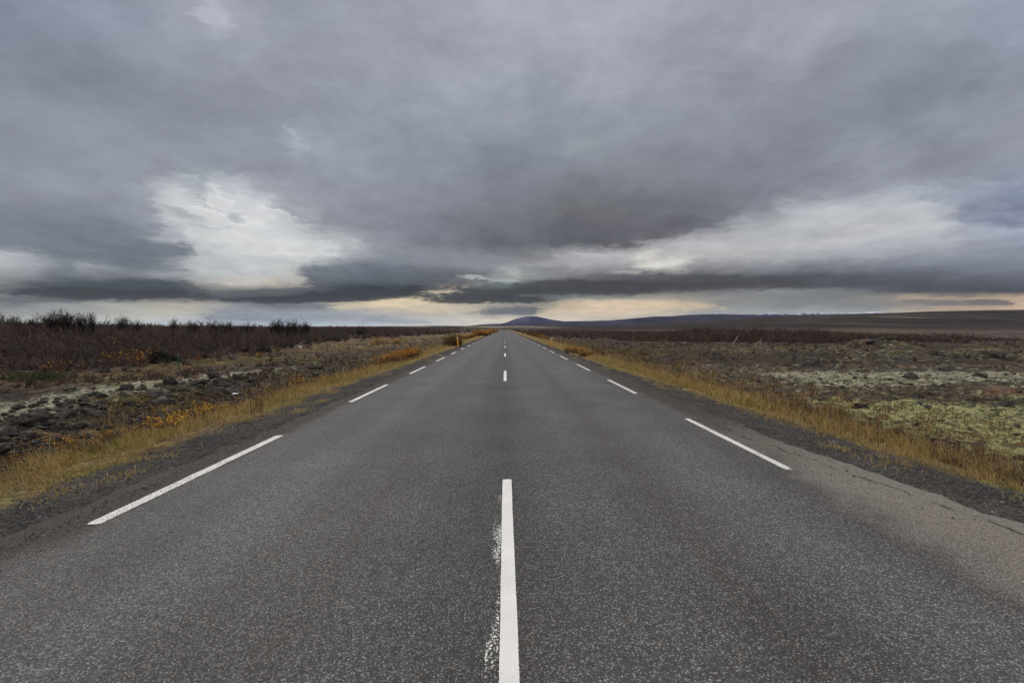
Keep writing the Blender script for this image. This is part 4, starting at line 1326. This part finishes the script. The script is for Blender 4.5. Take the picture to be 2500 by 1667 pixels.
for px, D, s, lb in ((2268, 18.3, .30, 'black lava boulder above the far band of yellow moss'), (1790, 14.2, .26, 'dark lava boulder at the left tip of the green moss'), (2110, 17.0, .22, 'dark lava boulder between the two bands of moss'),
                     (2330, 11.4, .22, 'dark lava boulder in the moss at the right edge of the photo'), (1990, 11.3, .2, 'dark lava boulder in the nearer moss left of the middle'), (2190, 20.8, .35, 'low black boulder behind the far moss band'),
                     (2030, 39, .48, 'lava block topping the small knoll on the right heath'), (2008, 38.5, .34, 'smaller lava block left of the knoll top'), (2052, 39, .34, 'smaller lava block right of the knoll top'),
                     (2170, 34, .5, 'dark lava block right of the knoll, before the scrub'), (2310, 30, .5, 'dark lava block on the far heath near the right edge'), (1870, 25, .5, 'dark lava block before the green band below the right scrub')):
    rock((px - 1160) / F * D, D, s, lb, None)


def rubble():
    """small stones of the lava fields and of the shoulders: nobody could count them"""
    parts = []
    n = 9000
    sg = RNG.choice([-1, 1], n)
    y = 3.0 * (60 / 3.0) ** RNG.random(n)
    x = np.where(sg < 0, -6.9 - RNG.random(n) ** 1.4 * (y * 0.9 + 3), 7.6 + RNG.random(n) ** 1.2 * (y * 1.1 + 2))
    k = ground_masks(x, y)
    kp = (RNG.random(n) < np.clip(0.55 + k['n_b'] - 0.4 * k['moss'], 0, 1)) & (scrub_mask(x, y) < 0.5)
    x, y = x[kp], y[kp]
    s = RNG.uniform(0.025, 0.085, len(x)) * (1 + 0.02 * y)
    nb = 2600
    yb = 3.0 * (28 / 3.0) ** RNG.random(nb)
    xb = -8.1 + RNG.normal(size=nb) * 0.9 - 0.03 * yb
    kb = xb < -6.6
    x = np.concatenate([x, xb[kb]]); y = np.concatenate([y, yb[kb]])
    s = np.concatenate([s, RNG.uniform(0.02, 0.08, kb.sum())])
    z = height(x, y)
    a = RNG.random(len(x)) * 6.28
    import bmesh
    for j in range(4):
        bm = bmesh.new(); bmesh.ops.create_icosphere(bm, subdivisions=1, radius=1.0)
        P3 = np.array([v_.co[:] for v_ in bm.verts]); f3 = np.array([[v_.index for v_ in f.verts] for f in bm.faces]); bm.free()
        P3 = P3 * (1 + 0.3 * RNG.normal(size=(len(P3), 1))) * np.array([1.2, 0.9, 0.6])
        q = np.arange(len(x)) % 4 == j
        m_ = q.sum()
        ca, sa = np.cos(a[q])[:, None], np.sin(a[q])[:, None]
        V = np.stack([P3[:, 0] * ca - P3[:, 1] * sa, P3[:, 0] * sa + P3[:, 1] * ca, np.broadcast_to(P3[:, 2], (m_, len(P3)))], -1) * s[q][:, None, None]
        V += np.stack([x[q], y[q], z[q] + s[q] * 0.1], 1)[:, None, :]
        F_ = f3[None] + (np.arange(m_) * len(P3))[:, None, None]
        parts.append((V.reshape(-1, 3), F_.reshape(-1, 3), np.full((m_ * len(P3), 3), 0.1)))
    V, fs, cc = merge(parts)
    tag(mesh_obj('rubble', V, fs, M_ROCK, cc, smooth=False), 'small dark lava stones strewn over the heath on both sides', 'rubble', kind='stuff')


rubble()


def gravel():
    parts = []
    n = 15000
    sg = RNG.choice([-1, 1], n)
    y = 1.0 * (16 / 1.0) ** RNG.random(n)
    sh = np.where(sg < 0, shoulder_l(y), shoulder_r(y))
    lo = np.where(sg < 0, 3.45, 4.0 - 0.35 * ss(3, 8, y)) - 0.25 * (RNG.random(n) < 0.15)
    x = sg * (lo + RNG.random(n) ** 0.8 * (sh - lo + 0.15))
    s = RNG.uniform(0.005, 0.013, n) * (1 + (RNG.random(n) > 0.97) * 1.2)
    nc = 170
    yc = 2.4 + 6.5 * RNG.random(nc); xc = 3.35 + RNG.random(nc) ** 0.8 * 0.95
    x = np.concatenate([x, xc]); y = np.concatenate([y, yc]); s = np.concatenate([s, RNG.uniform(0.004, 0.016, nc)]); n = len(x)
    z = np.where(np.abs(x) < np.where(x < 0, 3.6, 3.85), 0.0, height(x, y))
    tet = np.array([[1, 0, -.4], [-.5, .87, -.3], [-.5, -.87, -.4], [0.1, 0.1, .8], [.5, .6, .3]])
    f3 = np.array([[0, 4, 3], [4, 1, 3], [1, 2, 3], [2, 0, 3], [0, 1, 4], [0, 2, 1]])
    a = RNG.random(n) * 6.28
    ca, sa = np.cos(a)[:, None], np.sin(a)[:, None]
    V = np.stack([tet[:, 0] * ca - tet[:, 1] * sa, tet[:, 0] * sa + tet[:, 1] * ca, np.broadcast_to(tet[:, 2] * 0.8, (n, 5))], -1) * s[:, None, None]
    V += np.stack([x, y, z + s * 0.3], 1)[:, None, :]
    F_ = f3[None] + (np.arange(n) * 5)[:, None, None]
    c = pick(n, [(0.06, 0.058, 0.056), (0.12, 0.115, 0.11), (0.20, 0.19, 0.175)], [6, 4, 1], 0.3)
    tag(mesh_obj('gravel', V.reshape(-1, 3), [F_.reshape(-1, 3)], M_TWIG, np.repeat(c, 5, 0), smooth=False), 'loose dark grey gravel on both road shoulders', 'gravel', kind='stuff')


gravel()

# ---------------------------------------------------------------- marker posts
M_POST = mat_plain('orange_plastic', (0.85, 0.38, 0.02), 0.5, 0.4, 0.12, 20)
M_CAP = mat_plain('pale_reflector', (0.50, 0.43, 0.32), 0.35, 0.5, 0.1, 60)
M_GREENP = mat_plain('green_paint', (0.02, 0.10, 0.06), 0.6, 0.3, 0.2, 30)
M_DARKP = mat_plain('weathered_wood', (0.05, 0.035, 0.028), 0.9, 0.1, 0.35, 30)
M_PALEW = mat_plain('bleached_wood', (0.42, 0.37, 0.30), 0.9, 0.1, 0.3, 30)
M_WHITE = mat_plain('white_plastic', (0.80, 0.81, 0.83), 0.4, 0.4, 0.08, 10)


def add_prism(name, prof, z0, z1, mat, parent, top_slope=0.0, bev=0.004):
    import bmesh
    bm = bmesh.new()
    lo = [bm.verts.new((x, y, z0)) for x, y in prof]
    hi = [bm.verts.new((x, y, z1 + top_slope * y)) for x, y in prof]
    n = len(prof)
    bm.faces.new(lo[::-1]); bm.faces.new(hi)
    for i in range(n):
        bm.faces.new((lo[i], lo[(i + 1) % n], hi[(i + 1) % n], hi[i]))
    bmesh.ops.bevel(bm, geom=bm.edges[:], offset=bev, segments=1, affect='EDGES')
    me = bpy.data.meshes.new(name); bm.to_mesh(me); bm.free()
    me.materials.append(mat)
    o = bpy.data.objects.new(name, me); COL.objects.link(o); o.parent = parent
    return o


def marker(x, y, h, tilt, label):
    z = float(height(np.array([x]), np.array([float(y)]))[0])
    r = empty('marker_post', (x, y, z - 0.12))
    r.rotation_euler = (0, math.radians(tilt), 0)
    w, d = 0.062, 0.04
    prof = [(-w, -d * .5), (-w * .4, -d), (w * .4, -d), (w, -d * .5), (w, d), (-w, d)]
    add_prism('post', prof, 0, h + 0.05, M_POST, r)
    cp = [(px_ * 1.03, py_ * 1.05) for px_, py_ in prof]
    add_prism('cap', cp, h + 0.052, h + 0.12, M_CAP, r, 0.6)
    add_prism('reflector', [(-w * .36, -d - 0.006), (w * .36, -d - 0.006), (w * .36, -d - 0.001), (-w * .36, -d - 0.001)], h - 0.10, h - 0.02, M_CAP, r, 0, 0.001)
    return tag(r, label, 'marker post', 'orange marker posts along the road')


marker(-4.16, 40.4, 0.80, -3.5, 'orange marker post with pale cap leaning on the left verge')
marker(3.99, 38.9, 0.76, 0.5, 'upright orange marker post with pale cap on the right verge')
marker(3.98, 89.0, 0.78, 0, 'tiny far orange marker post beyond the upright right one')
marker(-4.1, 181.0, 0.9, 0, 'farthest orange marker post on the left verge')


def stick(name, px, D, h, r_, mat, label, cat, lean=(0, 0)):
    x, y, z = at(px, D)
    pts = np.array([[[0, 0, -0.1], [lean[0] * .5, lean[1] * .5, h * .5], [lean[0], lean[1], h]]])
    v_, q_, c_ = strands(pts, np.array([[r_, r_ * .95, r_ * .85]]), np.array([[.1, .1, .1]]), 8)
    caps = np.array([[16, 17, 18, 19], [19, 20, 21, 22], [16, 19, 22, 23]])
    o = mesh_obj(name, v_, [q_, caps], mat, c_)
    o.location = (x, y, z)
    return tag(o, label, cat)


stick('stake', 417, 22.5, 0.72, 0.022, M_GREENP, 'thin green stake on the lava field before the left scrub', 'stake')
stick('stake', 701, 46, 0.70, 0.04, M_GREENP, 'farther small green stake near the white speck at left', 'stake')
stick('stick', 602, 24.5, 0.78, 0.018, M_DARKP, 'thin dark upright stick on the left lava field', 'stick', (0.03, 0))
stick('dead_branch', 1686, 56, 1.25, 0.028, M_PALEW, 'bleached leaning dead branch before the right scrub', 'branch', (0.75, 0.1))
stick('dead_branch', 1735, 52, 0.7, 0.026, M_PALEW, 'bleached low bent branch right of the leaning one', 'branch', (0.9, 0.1))
stick('dead_branch', 1752, 50, 0.95, 0.024, M_PALEW, 'bleached upright thin branch right of the bent one', 'branch', (0.06, 0.0))
stick('dead_branch', 672, 44, 0.8, 0.03, M_PALEW, 'pale dead branch lying near the white speck at left', 'branch', (1.3, 0.1))


def scrap(name, px, D, sx, sy, sz, label, cat):
    import bmesh
    x, y, z = at(px, D)
    bm = bmesh.new()
    bmesh.ops.create_icosphere(bm, subdivisions=2, radius=1.0)
    for v_ in bm.verts:
        k = 1 + 0.35 * math.sin(v_.co.x * 5.1 + v_.co.y * 3.3) * math.cos(v_.co.z * 4.0)
        v_.co = Vector((v_.co.x * sx * k, v_.co.y * sy * k, v_.co.z * sz * k + (0.15 * sz if v_.co.x > 0.2 else 0)))
    me = bpy.data.meshes.new(name); bm.to_mesh(me); bm.free()
    me.materials.append(M_WHITE)
    o = bpy.data.objects.new(name, me); COL.objects.link(o)
    o.location = (x, y, z + sz * 0.8 + 0.01)
    return tag(o, label, cat)


scrap('plastic_bag', 543, 13.2, 0.10, 0.06, 0.022, 'crumpled white plastic scrap lying on the left lava field', 'litter')
scrap('plastic_canister', 692, 47, 0.14, 0.12, 0.12, 'small white speck of litter before the left scrub', 'litter')

# ---------------------------------------------------------------- haze
def haze():
    import bmesh
    x0, x1, y0, y1, z0, z1 = -12200, 12200, -80, 12000, -420, 620
    bm = bmesh.new()
    vs = [bm.verts.new((x, y, z)) for x in (x0, x1) for y in (y0, y1) for z in (z0, z1)]
    for f in ((0, 1, 3, 2), (4, 6, 7, 5), (0, 4, 5, 1), (2, 3, 7, 6), (0, 2, 6, 4), (1, 5, 7, 3)):
        bm.faces.new([vs[i] for i in f])
    bmesh.ops.recalc_face_normals(bm, faces=bm.faces[:])
    me = bpy.data.meshes.new('haze'); bm.to_mesh(me); bm.free()
    m = bpy.data.materials.new('haze_air')
    m.use_nodes = True
    m.node_tree.nodes.clear()
    pv = m.node_tree.nodes.new('ShaderNodeVolumePrincipled')
    pv.inputs['Color'].default_value = (0.62, 0.68, 0.86, 1)
    pv.inputs['Density'].default_value = 1.1e-5
    ou = m.node_tree.nodes.new('ShaderNodeOutputMaterial')
    m.node_tree.links.new(pv.outputs[0], ou.inputs['Volume'])
    me.materials.append(m)
    o = bpy.data.objects.new('haze', me)
    COL.objects.link(o)
    tag(o, 'thin blue grey air haze over the far hills', 'haze', kind='stuff')


haze()
